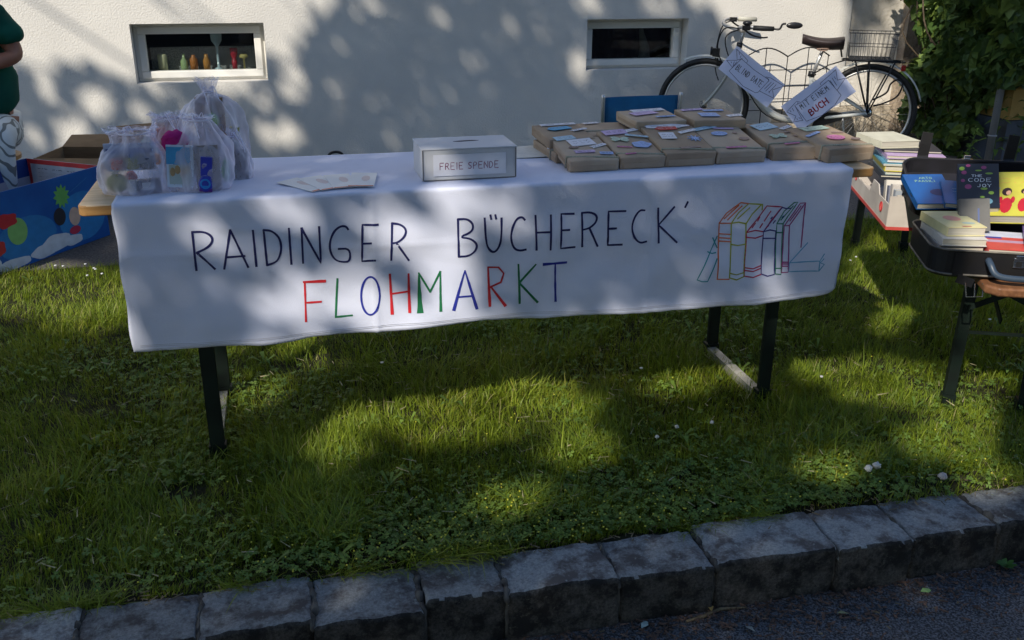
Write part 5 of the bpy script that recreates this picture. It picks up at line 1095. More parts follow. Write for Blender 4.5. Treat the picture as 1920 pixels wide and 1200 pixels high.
for h_, s_ in (('haR',-1),('haL',1)):
    base = Vector(J[h_])
    for f_ in range(5):
        dz = (.030,.016,.0,-.016,.034)[f_]; ln = (.070,.076,.070,.056,.045)[f_]
        i0 = len(pts_); d = Vector((s_*.9, -.15 if f_ < 4 else -.5, (-.15 if f_ < 4 else .5))).normalized()
        p1 = base+Vector((s_*.020,0,dz)); p2 = p1+d*ln*.5; p3 = p2+(d+Vector((0,.35,-.35))).normalized()*ln*.5
        pts_ += [tuple(p1), tuple(p2), tuple(p3)]; rd += [.010,.009,.0075]; ed += [(ks.index(h_), i0),(i0,i0+1),(i0+1,i0+2)]
skin('body', pts_, ed, rd, m_skin, per, 2, 0)
m_zeb = mat('zebra_trousers', (.62,.66,.66), .8, (.50,.54,.55), vs=6)
b_ = m_zeb.node_tree; wv = b_.nodes.new('ShaderNodeTexWave'); wv.inputs['Scale'].default_value = 9; wv.inputs['Distortion'].default_value = 9; wv.inputs['Detail'].default_value = 1; wv.inputs['Detail Scale'].default_value = .8
mp = b_.nodes.new('ShaderNodeMapping'); mp.inputs['Rotation'].default_value = (0,.5,.3); tcn = [n for n in b_.nodes if n.type == 'TEX_COORD'][0]; b_.links.new(tcn.outputs['Object'], mp.inputs[0]); b_.links.new(mp.outputs[0], wv.inputs[0])
rp2 = b_.nodes.new('ShaderNodeValToRGB'); rp2.color_ramp.elements[0].position = .16; rp2.color_ramp.elements[1].position = .23; b_.links.new(wv.outputs[0], rp2.inputs[0])
mm = b_.nodes.new('ShaderNodeMix'); mm.data_type = 'RGBA'; mm.inputs[6].default_value = (.16,.18,.18,1); b_.links.new(rp2.outputs[0], mm.inputs[0])
pr = b_.nodes['Principled BSDF']; old = pr.inputs['Base Color'].links[0].from_socket; b_.links.new(old, mm.inputs[7]); b_.links.new(mm.outputs[2], pr.inputs['Base Color'])
tp = [(.02,.10,.54),(.02,.09,.46),(.15,.02,.46),(.155,-.34,.485),(.14,-.30,.15),(-.13,.02,.46),(-.135,-.34,.485),(-.12,-.32,.15)]
skin('trousers', tp, [(0,1),(1,2),(2,3),(3,4),(1,5),(5,6),(6,7)], [(.20,.19),(.205,.19),.125,.082,.06,.125,.082,.06], m_zeb, per, 2, 0)
sp_ = [(.030,.055,.515),(.045,.04,.68),(.02,.03,.90),(0,.03,1.05),(0,.02,1.12),(.17,.03,1.055),(.262,.0,.885),(-.17,.03,1.055),(-.25,-.01,.885)]
skin('shirt', sp_, [(0,1),(1,2),(2,3),(3,4),(3,5),(5,6),(3,7),(7,8)], [(.215,.20),(.235,.215),(.20,.18),(.165,.14),.075,(.085,.085),(.078,.078),(.085,.085),(.078,.078)], m_shirt, per, 3, 0)
sh_ = bpy.data.objects['shirt']; tx_ = bpy.data.textures.new('folds','CLOUDS'); tx_.noise_scale = .09; d_ = sh_.modifiers.new('folds','DISPLACE'); d_.texture = tx_; d_.strength = .035; d_.mid_level = .5
b = MB(); b.tube([(.015,.085,.535),(.015,.085,.455)], [.206,.206], 28); o = b.build('waistband', paint(.58,.63,.66), per, smooth=True)
skin('hair', [(0,.03,1.42),(0,.06,1.32),(0,.06,1.22)], [(0,1),(1,2)], [.088,.085,.06], m_hair, per, 2, 0)
b = MB()
for s_ in (-1,1): b.blob((s_*.033,-.128,1.335),(.011,.008,.007),10,7)
b.build('eye', paint(.5,.5,.5), per, smooth=True)
b = MB(); b.tube([(0,-.122,1.335),(0,-.150,1.295),(0,-.128,1.285)], [.008,.014,.010], 8); b.build('nose', m_skin, per, smooth=True)
b = MB(); b.tube([(-.022,-.122,1.255),(0,-.130,1.252),(.022,-.122,1.255)], [.003,.006,.003], 8); b.build('mouth', paint(.35,.08,.07), per, smooth=True)
for s_ in (-1,1): b = MB(); b.blob((s_*.092,-.03,1.32),(.010,.016,.028),8,6); b.build('ear', m_skin, per, smooth=True)
st = thing('stool', 'plain wooden stool under the person in green behind the blue box', 'stool', (PX, PY+.08, 0))
b = MB(); b.lathe([(.17,.295),(.18,.30),(.18,.32),(.17,.325)], n=24); b.build('seat', m_wood, st)
for sx_, sy_ in ((-1,-1),(1,-1),(1,1),(-1,1)): b = MB(); b.tube([(sx_*.14,sy_*.14,0),(sx_*.10,sy_*.10,.298)], .014, 8); b.build('leg', m_wood, st, smooth=True)
# ------------------------------------------------------------------ ivy over the wall corner
def ivy_mesh(kind):
    P = [(0,-.02),(.20,-.14),(.46,-.06),(.52,.16),(.40,.38),(.24,.62),(0,1.0),(-.24,.62),(-.40,.38),(-.52,.16),(-.46,-.06),(-.20,-.14)] if kind == 0 else \
        [(0,0),(.24,-.12),(.50,.02),(.40,.20),(.56,.42),(.26,.50),(0,1.0),(-.26,.50),(-.56,.42),(-.40,.20),(-.50,.02),(-.24,-.12)]
    vs = [(0,.35,.0)]+[(x, y, -.22*abs(x)-.10*y*y+(.03 if i % 2 else 0)) for i, (x, y) in enumerate(P)]
    n = len(P); me = bpy.data.meshes.new('ivy_leaf'); me.from_pydata(vs, [], [(0, 1+i, 1+(i+1) % n) for i in range(n)]); me.materials.append(m_ivy)
    me.polygons.foreach_set('use_smooth', [True]*n); return me
IV = [ivy_mesh(0), ivy_mesh(1)]
ivy = thing('ivy', 'dense dark green ivy climbing the wall corner at the right edge', 'ivy', (4.5, 6.0, 0))
rr = random.Random(3); cand = []
def ivy_v(x, y):                         # how far out the ivy face stands
    return 6.28-max(0, min(1, (x-1700)/200))*.80-max(0, x-1900)*.001
tries = 0
while len(cand) < 3000 and tries < 80000:
    tries += 1
    x = rr.uniform(1680, 2050); y = rr.uniform(-520, 305) if rr.random() < .35 else rr.uniform(-20, 305)
    bul = .13*noise.noise(Vector((x/80, y/80, 2)))+.06*noise.noise(Vector((x/30, y/30, 4)))
    ed = 1712+20*math.sin(y/38)+12*math.sin(y/13+1)+max(0, (y-235))*.12-max(0, 60-y)*.15
    if x < ed+rr.uniform(-6, 10): continue
    edge2 = 186+12*math.sin(x/17)-(x-1850)*.40
    if x > 1836 and y > edge2: continue
    if x > 1800+8*math.sin(y/9) and y > 240: continue
    if y > 255 and rr.random() < .5: continue
    v = ivy_v(x, y)-bul+rr.random()**2*.16
    q = vw(x, y, v)
    cand.append((q[0], v, q[2], x, y))
cand.sort(key=lambda c: (0 if (c[4] > -30 and c[3] < 1935) else 1, c[1]))
rest_v, rest_f, rest_t = [], [], []
def ivy_mat(u, v, z, s):
    yaw = R(rr.gauss(-12, 34)); pit = R(rr.gauss(-62, 24)); rol = R(rr.gauss(0, 40))
    # leaf hangs tip down, blade facing outwards
    return Matrix.Translation((u-4.5, v-6.0, z)) @ Matrix.Rotation(yaw, 4, 'Z') @ Matrix.Rotation(pit, 4, 'X') @ Matrix.Rotation(rol, 4, 'Z') @ Matrix.Scale(s, 4)
for i, (u, v, z, x, y) in enumerate(cand):
    s = rr.uniform(.05, .098)*(1.15 if y < 120 else 1); Mx = ivy_mat(u, v, z, s)
    if i < 299:
        o = bpy.data.objects.new('leaf', IV[rr.random() < .35]); COL.objects.link(o); o.parent = ivy; o.matrix_local = Mx
    else:
        me = IV[rr.random() < .35]; o_ = len(rest_v); rest_v += [tuple(Mx @ w_.co) for w_ in me.vertices]; rest_f += [tuple(o_+k for k in p_.vertices) for p_ in me.polygons]; rest_t += [rr.random()]*len(me.vertices)
def stuffmesh(name, vs, fs, tone, m, parent=None, kind='stuff'):
    me = bpy.data.meshes.new(name); me.from_pydata(vs, [], fs); me.materials.append(m)
    at = me.attributes.new('tone', 'FLOAT', 'POINT'); at.data.foreach_set('value', np.array(tone, dtype=np.float32))
    o = bpy.data.objects.new(name, me); COL.objects.link(o); o.parent = parent; 
    if kind: o['kind'] = kind
    return o
stuffmesh('foliage', rest_v, rest_f, rest_t, m_ivy, ivy)
b = MB()
for k in range(9):
    x = rr.uniform(1722, 1820); p = [vw(x+rr.uniform(-14,14)*i, 300-i*80, ivy_v(x, 0)+.10) for i in range(5)]; b.tube(bez([tuple(np.array(q)-(4.5,6.0,0)) for q in p], 4), .006, 5)
b.build('stem', m_bark, ivy, smooth=True)
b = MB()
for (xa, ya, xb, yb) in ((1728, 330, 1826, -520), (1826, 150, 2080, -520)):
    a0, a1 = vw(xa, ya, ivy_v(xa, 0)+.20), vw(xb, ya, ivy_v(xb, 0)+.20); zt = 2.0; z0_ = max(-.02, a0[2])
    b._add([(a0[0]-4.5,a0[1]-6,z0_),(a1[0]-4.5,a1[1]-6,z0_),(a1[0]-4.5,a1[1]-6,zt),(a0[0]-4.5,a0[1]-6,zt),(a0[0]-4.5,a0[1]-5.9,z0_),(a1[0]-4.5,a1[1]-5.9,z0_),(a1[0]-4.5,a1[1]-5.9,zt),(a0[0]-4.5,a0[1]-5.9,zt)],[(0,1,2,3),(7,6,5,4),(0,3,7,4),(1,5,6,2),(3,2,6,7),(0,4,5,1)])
b.build('shade_backing', mat('ivy_shade_mat', (.03,.035,.018), .95), ivy)  # dark sheet behind the leaves, painted for the shade inside the ivy
# tall weeds standing in front of the ivy
def weed(label, x, y, h, n, s, seed, name='weed'):
    r_ = random.Random(seed); t = thing(name, label, 'plant', (x,y,0))
    b = MB(); p = bez([(0,0,0),(.02*r_.uniform(-1,1),0,h*.5),(.06*r_.uniform(-1,1),0,h)], 8); b.tube(p, [.004*(1-.6*i/len(p)) for i in range(len(p))], 6); b.build('stem', m_stem, t, smooth=True)
    vs, fs, tn = [], [], []
    for i in range(n):
        f_ = .15+.85*i/n; q = p[min(len(p)-1, int(f_*len(p)))]; a = r_.uniform(0, 6.28); L_ = s*r_.uniform(.6,1.2)*(1.15-f_*.6); d = Vector((math.cos(a), math.sin(a), r_.uniform(.1,.8))).normalized(); sd_ = d.cross(Vector((0,0,1))).normalized()*L_*.13
        o_ = len(vs); m1 = q+d*L_*.5+Vector((0,0,.01)); m2 = q+d*L_+Vector((0,0,-L_*.25)); vs += [tuple(q), tuple(m1+sd_), tuple(m2), tuple(m1-sd_)]; fs += [(o_,o_+1,o_+2,o_+3)]; tn += [r_.random()]*4
    stuffmesh('leaves', vs, fs, tn, m_clover, t); return t
weed('tall slender green weed growing in front of the ivy', 4.72, 5.62, .98, 60, .13, 1); weed('second tall weed right of the slender one before the ivy', 4.86, 5.58, .80, 46, .11, 2)
weed('low leafy weed beside the grey plinth at the right edge', 4.98, 5.50, .30, 26, .10, 5); weed('low bright weed at the foot of the ivy behind the suitcase', 4.45, 5.55, .24, 34, .10, 6); weed('small weed near the back bicycle wheel', 4.30, 5.75, .20, 20, .08, 7)

# ------------------------------------------------------------------ lawn
def vnoise(x, y, s, seed):
    r_ = np.random.default_rng(seed); G = r_.random((64, 64)); X = (x*s) % 63; Y = (y*s) % 63
    i = X.astype(int); j = Y.astype(int); fx = X-i; fy = Y-j; fx = fx*fx*(3-2*fx); fy = fy*fy*(3-2*fy)
    return (G[i,j]*(1-fx)+G[i+1,j]*fx)*(1-fy)+(G[i,j+1]*(1-fx)+G[i+1,j+1]*fx)*fy
def lawn_points(n, y0=YK1-.012, y1=YP+.03, pw=1.0):
    y = y0+(y1-y0)*RNG.random(n)**pw
    xl = -.62-.72*(y-1.9)/2.6-.35; xr = 1.95+2.0*(y-1.9)/2.6+.3
    x = xl+(xr-xl)*RNG.random(n)
    wob = .05*(vnoise(x+20, y, 3, 5)-.5)+.02*(vnoise(x+20, y, 12, 6)-.5)
    ok = (y > YK1+.012+wob*1.2+.0*x) & (y < YP-.02+wob*2.2)
    return x[ok], y[ok]
def blades(name, n, hmin, hmax, wid, seed, m, lean=.55, pw=1.25, tuft=True, only=None):
    x, y = lawn_points(n, pw=pw)
    if only is not None: x, y = only
    dens = .55*vnoise(x+30, y+30, 3.2, seed)+.45*vnoise(x+30, y+30, 9, seed+1)
    keep = RNG.random(len(x)) < np.clip(.35+1.15*dens, 0, 1); 
    bare = vnoise(x+40, y+40, 5.5, 77)*.6+vnoise(x+40, y+40, 13, 78)*.4; keep &= ~((bare > .74) & (RNG.random(len(x)) < .75))
    if only is None: keep &= ~((y < YK1+.10) & (vnoise(x+9, y*0+3, 4.0, 31) > .58) & (RNG.random(len(x)) < .8))
    x, y, dens = x[keep], y[keep], dens[keep]; N = len(x)
    h = (hmin+(hmax-hmin)*RNG.random(N)**1.6)*(.30+1.35*dens)
    edge = np.clip((y-YK1)/.12, .55 if only is None else .9, 1); h *= edge
    az = RNG.random(N)*2*np.pi; comb = vnoise(x+50, y+50, 2.5, seed+3)*6.28*1.5; az = np.where(RNG.random(N) < .55, comb+RNG.normal(0, .7, N), az)
    ln = np.abs(RNG.normal(lean, .35, N)); dx, dy = np.cos(az), np.sin(az)
    wv_ = wid*(.6+.8*RNG.random(N)); fa = RNG.random(N)*2*np.pi; sx_, sy_ = np.cos(fa)*.5, np.sin(fa)*.5
    sx_ = -dy*.5*.7+sx_*.5; sy_ = dx*.5*.7+sy_*.5
    V = np.zeros((N, 7, 3), np.float32)
    for k, (t, ww) in enumerate(((0, 1), (.38, .95), (.72, .62), (1, 0))):
        bend = ln*h*(t**1.7); zz = h*t*(1-.30*np.clip(ln, 0, 1.4)*t)-.006
        px_, py_ = x+dx*bend, y+dy*bend
        if k < 3:
            V[:, 2*k, 0] = px_+sx_*wv_*ww; V[:, 2*k, 1] = py_+sy_*wv_*ww; V[:, 2*k, 2] = zz
            V[:, 2*k+1, 0] = px_-sx_*wv_*ww; V[:, 2*k+1, 1] = py_-sy_*wv_*ww; V[:, 2*k+1, 2] = zz
        else: V[:, 6, 0] = px_; V[:, 6, 1] = py_; V[:, 6, 2] = zz
    base = (np.arange(N)*7)[:, None]
    loops = np.concatenate([base+np.array([0,1,3,2]), base+np.array([2,3,5,4]), base+np.array([4,5,6])], axis=1).astype(np.int32).ravel()
    starts = (np.arange(N)*11)[:, None]+np.array([0,4,8]); 
    me = bpy.data.meshes.new(name); me.vertices.add(N*7); me.vertices.foreach_set('co', V.ravel()); me.loops.add(N*11); me.loops.foreach_set('vertex_index', loops)
    me.polygons.add(N*3); me.polygons.foreach_set('loop_start', starts.astype(np.int32).ravel()); me.polygons.foreach_set('use_smooth', np.ones(N*3, bool)); me.update(); me.validate()
    tone = .02+.38*vnoise(x+12, y+12, 1.8, seed+9)+.32*vnoise(x+15, y+12, 7, seed+19)+.55*(RNG.random(N)-.5); tone = np.clip(tone, .0, .86); dry = RNG.random(N) < .035; tone[dry] = .97
    at = me.attributes.new('tone', 'FLOAT', 'POINT'); at.data.foreach_set('value', np.repeat(tone, 7).astype(np.float32))
    me.materials.append(m); o = bpy.data.objects.new(name, me); COL.objects.link(o); o['kind'] = 'stuff'; return o
m_grass.node_tree.nodes   # (tone is per blade; object random is constant for one mesh)
def fix_random(m):        # blades and clover read their own tone only
    t = m.node_tree
    for n in t.nodes:
        if n.type == 'MATH' and n.operation == 'ADD':
            for l in list(t.links):
                if l.to_node == n and l.from_node.type == 'OBJECT_INFO': t.links.remove(l)
            n.inputs[1].default_value = 0
fix_random(m_grass)
g1 = blades('grass', 330000, .020, .072, .0025, 11, m_grass)
tag(g1, 'uneven green grass of the lawn under and before the long table', 'grass')
cl = [(-.62,2.5,.10),(2.2,3.0,.12),(1.3,2.9,.1),(-.2,3.4,.12),(.9,3.5,.12),(2.6,3.6,.14),(-.7,3.8,.12),(.02,2.05,.05),(.03,2.20,.11),( -.32,2.10,.10),(.52,2.06,.07),(1.12,2.02,.07),(-.1,2.72,.09),(.25,2.35,.10),(1.5,2.2,.07),(-.45,2.45,.08),(.75,2.32,.07),(.3,3.0,.1),(1.9,2.6,.08),(.66,2.75,.08)]
X_, Y_ = [], []
for a, c, r_ in cl:
    k = 260; X_.append(a+RNG.normal(0, r_*.75, k)); Y_.append(np.maximum(c+RNG.normal(0, r_*.6, k), YK1+.015))
g2 = blades('tall_grass', 10, .05, .115, .0030, 21, m_grass, lean=.9, only=(np.concatenate(X_), np.concatenate(Y_)))
tag(g2, 'longer tufts of grass standing up out of the lawn', 'grass')
# grass spilling over the back edge of the kerb
n_ = 9000; ex_ = RNG.uniform(-1.3, 2.7, n_); ey_ = YK1+RNG.normal(-.004, .012, n_); k_ = vnoise(ex_+9, ex_*0+3, 4.5, 91) > .42; ex_, ey_ = ex_[k_], ey_[k_]
g3 = blades('edge_grass', 10, .03, .075, .0026, 51, m_grass, lean=1.1, only=(ex_, ey_+.012)); tag(g3, 'ragged grass hanging over the back edge of the kerb', 'grass')
# clover, broad leaves, small yellow blooms
def clover(n, seed):
    x, y = lawn_points(n, pw=1.6); d = vnoise(x+60, y+60, 2.4, seed); d2 = np.exp(-((x-.45)**2/.5+(y-2.05)**2/.04))+np.exp(-((x-1.35)**2/.12+(y-2.12)**2/.03))
    k = RNG.random(len(x)) < np.clip((d-.58)*2.4, 0, 1)+d2*.9; x, y = x[k], y[k]; vs, fs, tn = [], [], []
    for a, c in zip(x.tolist(), y.tolist()):
        z = rr.uniform(.012,.038); s = rr.uniform(.0055,.0105); t0 = rr.uniform(0,6.28); tx_, ty_ = rr.gauss(0,.3), rr.gauss(0,.3); tone = rr.random()
        for q in range(3):
            an = t0+q*2.094; ca, sa = math.cos(an), math.sin(an); o_ = len(vs)
            for (u_, w_) in ((0,0),(.55,.48),(1.0,.52),(.9,0),(1.0,-.52),(.55,-.48)):
                X = (u_*ca-w_*sa)*s; Y = (u_*sa+w_*ca)*s; vs.append((a+X, c+Y, z+X*tx_+Y*ty_-abs(w_)*s*.2))
            fs.append(tuple(range(o_, o_+6))); tn += [tone]*6
    return stuffmesh('clover', vs, fs, tn, m_clover)
fix_random(m_clover)
tag(clover(42000, 41), 'small clover leaves growing among the grass near the kerb', 'clover')
vs, fs, tn = [], [], []
x, y = lawn_points(520, pw=1.3)
for a, c in zip(x.tolist(), y.tolist()):
    if rr.random() < .80: continue
    t0 = rr.random()*6; tone = rr.random()
    for q in range(rr.randint(3,7)):
        an = t0+q*1.1+rr.random()*.5; L_ = rr.uniform(.025,.060); w_ = L_*rr.uniform(.09,.15); ca, sa = math.cos(an), math.sin(an); o_ = len(vs)
        for (u_, ww, zz) in ((0,.15,.004),(.35,.6,.022),(.7,1,.034),(1,.12,.022)):
            for s_ in (-1,1): vs.append((a+u_*L_*ca-s_*ww*w_*sa, c+u_*L_*sa+s_*ww*w_*ca, zz*(L_/.06)+.012))
        for k in range(3): fs.append((o_+2*k,o_+2*k+1,o_+2*k+3,o_+2*k+2))
        tn += [tone]*8
stuffmesh('broad_leaf_weeds', vs, fs, tn, m_clover)
b = MB()
for k in range(420):
    a = rr.gauss(.45,.42) if rr.random() < .7 else rr.uniform(-.8,2.4); c = YK1+abs(rr.gauss(.05,.12)) if rr.random() < .75 else rr.uniform(1.95,3.6)
    if c > YP: continue
    b.blob((a, c, rr.uniform(.022,.042)), (.0028,.0028,.0022), 5, 3)
tag(b.build('yellow_blooms', paint(.50,.48,.05)), kind='stuff')
b = MB()
for k in range(28):
    a, c = (rr.gauss(-.80,.15), rr.gauss(4.3,.12)) if k < 12 else (rr.uniform(-.8,2.9), rr.uniform(2.3,4.2))
    if c > YP-.03: continue
    b.slab([(a+.0055*math.cos(i), c+.0055*math.sin(i)) for i in range(6)], .050, .053)
tag(b.build('daisies', paint(.75,.75,.75)), kind='stuff')
for i, (x, y) in enumerate(((1629,878),(1644,873),(1768,893),(1232,819),(1269,800),(1335,792))):
    q = gz(x, y, .045); t = thing('clover_flower', ['left one of the two white clover flowers close together near the kerb','right one of the two white clover flowers close together near the kerb','lone dull white clover flower at the right near the kerb','left small white flower in the grass below the table','upper small white flower in the grass below the table','small white flower beside the right table leg'][i], 'flower', (q[0],q[1],0), group='white flowers in the lawn')
    b = MB(); b.tube([(0,0,0),(0,0,.04)], .0013, 5); b.build('stem', m_stem, t)
    s = .011 if i < 3 else .006; b = MB(); b.blob((0,0,.045),(s,s,s*.85),10,7,.5,i); b.build('bloom', paint(.62,.60,.54) if i != 2 else paint(.50,.44,.42), t, smooth=True)
# straw, twigs and crumbs
def litter(name, n, area, m, L_, wd, zb=0, zf=None):
    vs, fs = [], []
    for k in range(n):
        a, c = area(); an = rr.random()*3.14; l = L_*rr.uniform(.4,1.3)/2; w_ = wd*rr.uniform(.5,1.2)/2; ca, sa = math.cos(an), math.sin(an); o_ = len(vs); z = zb+rr.uniform(0,.006)
        for u_, v_ in ((-1,-1),(1,-.6),(1,.6),(-1,1)): vs.append((a+u_*l*ca-v_*w_*sa, c+u_*l*sa+v_*w_*ca, z+rr.uniform(0,.004)))
        fs.append((o_,o_+1,o_+2,o_+3))
    b = MB(); b._add(vs, fs); return tag(b.build(name, m), kind='stuff')
def ar_gutter(): return rr.uniform(-.4, 2.3), YK0-abs(rr.gauss(.0,.075))-.008
def ar_road(): return rr.uniform(-.4, 2.3), rr.uniform(1.2, YK0-.02)
def ar_kerbback(): return rr.uniform(-.9, 2.3), YK1+rr.gauss(0,.022)
def ar_lawn(): return rr.uniform(-.9, 2.6), rr.uniform(1.95, 3.4)
litter('dry_litter', 1900, ar_gutter, mat('brown_litter', (.17,.10,.07), .95, (.06,.035,.025), vs=60), .017, .006, -.119)
litter('dry_litter', 260, ar_road, m_drytwig, .012, .005, -.119); litter('dry_litter', 420, ar_kerbback, m_drytwig, .022, .003, .004); litter('straw', 500, ar_lawn, mat('straw', (.34,.30,.18), .9), .035, .0022, .03)
b = MB()
for k in range(2600):
    a, c = ar_road(); s = rr.uniform(.0015,.0045); b.blob((a,c,-.1195), (s,s,s*.8), 5, 3)
tag(b.build('grit', mat('grit_mat', (.17,.17,.18), .9, (.08,.08,.085), vs=80)), kind='stuff')
q = [gz(x, y, -.115) for x, y in ((1287,1165),(1320,1155),(1350,1142),(1400,1139))]
b = MB(); b.tube([tuple(p) for p in q], [.003,.0045,.005,.002], 6); tag(b.build('twig', m_drytwig, smooth=True), 'dry brown twig lying in the gutter at the foot of the kerb', 'twig')
for i, (x, y, c_) in enumerate(((1735,1108,(.25,.40,.12)),(1208,1172,(.35,.45,.42)),(1332,1140,(.45,.28,.08)),(1408,1180,(.3,.3,.26)),(1582,1150,(.32,.30,.15)))):
    p = gz(x, y, -.112); b = MB(); b.M = Matrix.Translation(tuple(p)) @ Matrix.Rotation(R(40*i),4,'Z') @ Matrix.Rotation(R(18),4,'X'); b._add([(-.014,0,0),(-.004,.008,.003),(.012,.005,.001),(.016,-.001,0),(.004,-.008,.004)],[(0,4,3,2,1)])
    tag(b.build('fallen_leaf', paint(*c_)), ['pale green fallen leaf on the asphalt at the right','small grey green fallen leaf on the asphalt below the kerb','orange fallen leaf against the kerb foot by the twig','grey fallen leaf on the asphalt right of the twig','brownish fallen leaf on the asphalt between twig and green leaf'][i], 'leaf')
p = gz(1884, 1066, -.12); sp_ = thing('seedling', 'small green broad leaved seedling growing at the kerb foot, lower right', 'plant', tuple(p)); 
for k in range(7):
    b = MB(); b.M = Matrix.Rotation(R(k*52+10),4,'Z') @ Matrix.Rotation(R(-32),4,'Y'); b._add([(0,0,0),(.012,.007,.004),(.026,.006,.004),(.033,0,.002),(.026,-.006,.004),(.012,-.007,.004)],[(0,5,4,3,2,1)]); b.build('leaf', mat('seedling_leaf', (.07,.17,.03), .5), sp_)
for i, (x, y) in enumerate(((1375,1130),(1551,1100))):
    p = gz(x, y, -.12); t = thing('gutter_weed', ['thin weed sprouting from the kerb joint beside the twig','thin weed sprouting at the kerb foot right of the twig'][i], 'plant', tuple(p)); 
    for k in range(5): b = MB(); b.M = Matrix.Rotation(R(k*75+i*30),4,'Z') @ Matrix.Rotation(R(-58),4,'Y'); b._add([(0,0,0),(.02,.004,.004),(.035,0,.0),(.02,-.004,.004)],[(0,3,2,1)]); b.build('leaf', m_stem, t)
# dry stalks at the foot of the wall behind the back wheel
b = MB()
for k in range(90):
    a = rr.uniform(3.7,4.9); h = rr.uniform(.08,.34); b.tube([(a,6.5+rr.uniform(-.15,.15),0),(a+rr.gauss(0,.06),6.5,h*.6),(a+rr.gauss(0,.13),6.48,h)], [.0018,.0014,.0008], 4)
tag(b.build('dry_stalks', m_drytwig), kind='stuff')

# ------------------------------------------------------------------ unseen tall tree behind the viewer, crown shaped to dapple the light
def ell_in(x, y, L, g=0): return any(((x-a)/(r+g))**2+((y-c)/((q or r)+g))**2 < 1 for a, c, r, q in L)
LIT = {'wall': [(89,172,22,0),(178,190,32,0),(262,205,22,16),(135,255,36,0),(60,257,18,0),(298,168,24,14),(433,160,40,22),(501,255,24,0),(545,160,26,40),(490,190,20,0),(540,255,26,0),(690,4,34,12),(822,34,14,12),(1230,12,34,12),(1085,125,16,24),(1105,8,26,12),(350,240,26,18),(230,262,18,22)],
 'soft': [(620,100,20,24),(790,82,14,12),(800,118,18,18),(875,30,18,14),(880,95,18,26),(960,60,14,20),(755,265,12,0),(830,258,14,0),(650,195,14,12),(600,45,20,16),(740,8,18,8),(640,160,12,12),(1300,40,18,30),(1010,30,20,12)],
 'banner': [(575,400,22,24),(747,440,30,26),(517,571,34,40),(650,545,52,34),(640,580,80,22),(408,557,16,18),(783,590,60,20),(849,440,28,32),(862,590,40,16),(857,388,26,22),(932,372,36,14),(862,535,22,20),(1437,548,16,14),(700,400,16,18),(380,440,14,12),(960,400,18,14),(820,500,22,22)],
 'top': [(838,349,14,6)], 'box': [(838,338,18,8)],
 'ground': [(300,560,60,40),(780,640,120,16),(1130,620,90,16),(1800,760,70,30),(60,545,190,36),(150,590,70,24),(930,705,150,24),(840,775,170,42),(1330,610,62,40),(1500,590,90,50),(1640,570,70,40),(1270,700,80,24),(1100,850,46,18),(600,660,60,14),(1560,690,60,18),(1650,720,80,24),(1860,650,60,60),(1700,500,90,50),(1360,680,50,26),(1050,770,60,18),(420,640,40,14),(500,740,50,14),(1770,830,80,20),(1560,880,60,12),(640,840,46,12),(1200,640,60,20),(1850,900,50,10),(960,940,60,10)]}
def wall_lit(x, y):
    if ell_in(x, y, LIT['wall'], 3): return 1
    if ell_in(x, y, LIT['soft'], 6): return .22
    if x < 60: return y < 130
    if x < 530: return 1 if y < 138+12*math.sin(x/31)-max(0, (x-430))*.3+(10 if 240 < x < 420 else 0) else 0
    if x < 640: return 1 if y < 130-(x-530)*1.25 else 0
    if x < 1290: return 0
    if x < 1330: return 1 if y < 12 or y > 300 else 0
    if x > 1760: return 0
    lim = 1330+ (y*.55 if y < 120 else 66-(y-120)*.15)
    if x > 1590 and y < 135 and abs((x-1655)+(y-60)*.62) > 30+14*math.sin(y/7): return 0
    if 170 < y and x < 1400: return .25
    return 1 if x > lim else 0
def first_hit(o):
    """follow the sun's ray down from a point and find what it lights first"""
    d = -SUN; best = (1e9, None, None)
    t = (TV0-.015-o[1])/d[1]; p = o+d*t
    if t > 0 and BX0 < p[0] < BX1 and BZ < p[2] < TZ: best = (t, 'banner', p)
    t = (TZ-o[2])/d[2]; p = o+d*t
    if t > 0 and t < best[0] and TX0 < p[0] < TX1 and TV0 < p[1] < TV1: best = (t, 'top', p)
    t = ((po-o)@bn)/(d@bn); p = o+d*t; s_ = (p-po)@bt
    if t > 0 and t < best[0] and -.97 < s_ < -.05 and .15 < p[2] < .78: best = (t, 'sign', p)
    t = (YW-o[1])/d[1]; p = o+d*t
    if t > 0 and t < best[0] and p[2] > 0: best = (t, 'wall', p)
    t = -o[2]/d[2]; p = o+d*t
    if t > 0 and t < best[0]: best = (t, 'ground', p)
    return best
EX = np.cross(SUN, (0,0,1)); EX /= np.linalg.norm(EX); EY = np.cross(EX, SUN)
tree = thing('tree', 'tall broadleaf tree standing outside the view, behind the viewer to the left', 'tree', (-8.2,-1.6,-.02))
TO = np.array([-8.2,-1.6,-.02])
vs, fs, tn = [], [], []; ref = np.array([1.3, 4.0, .4]); GR = .045
shade = []
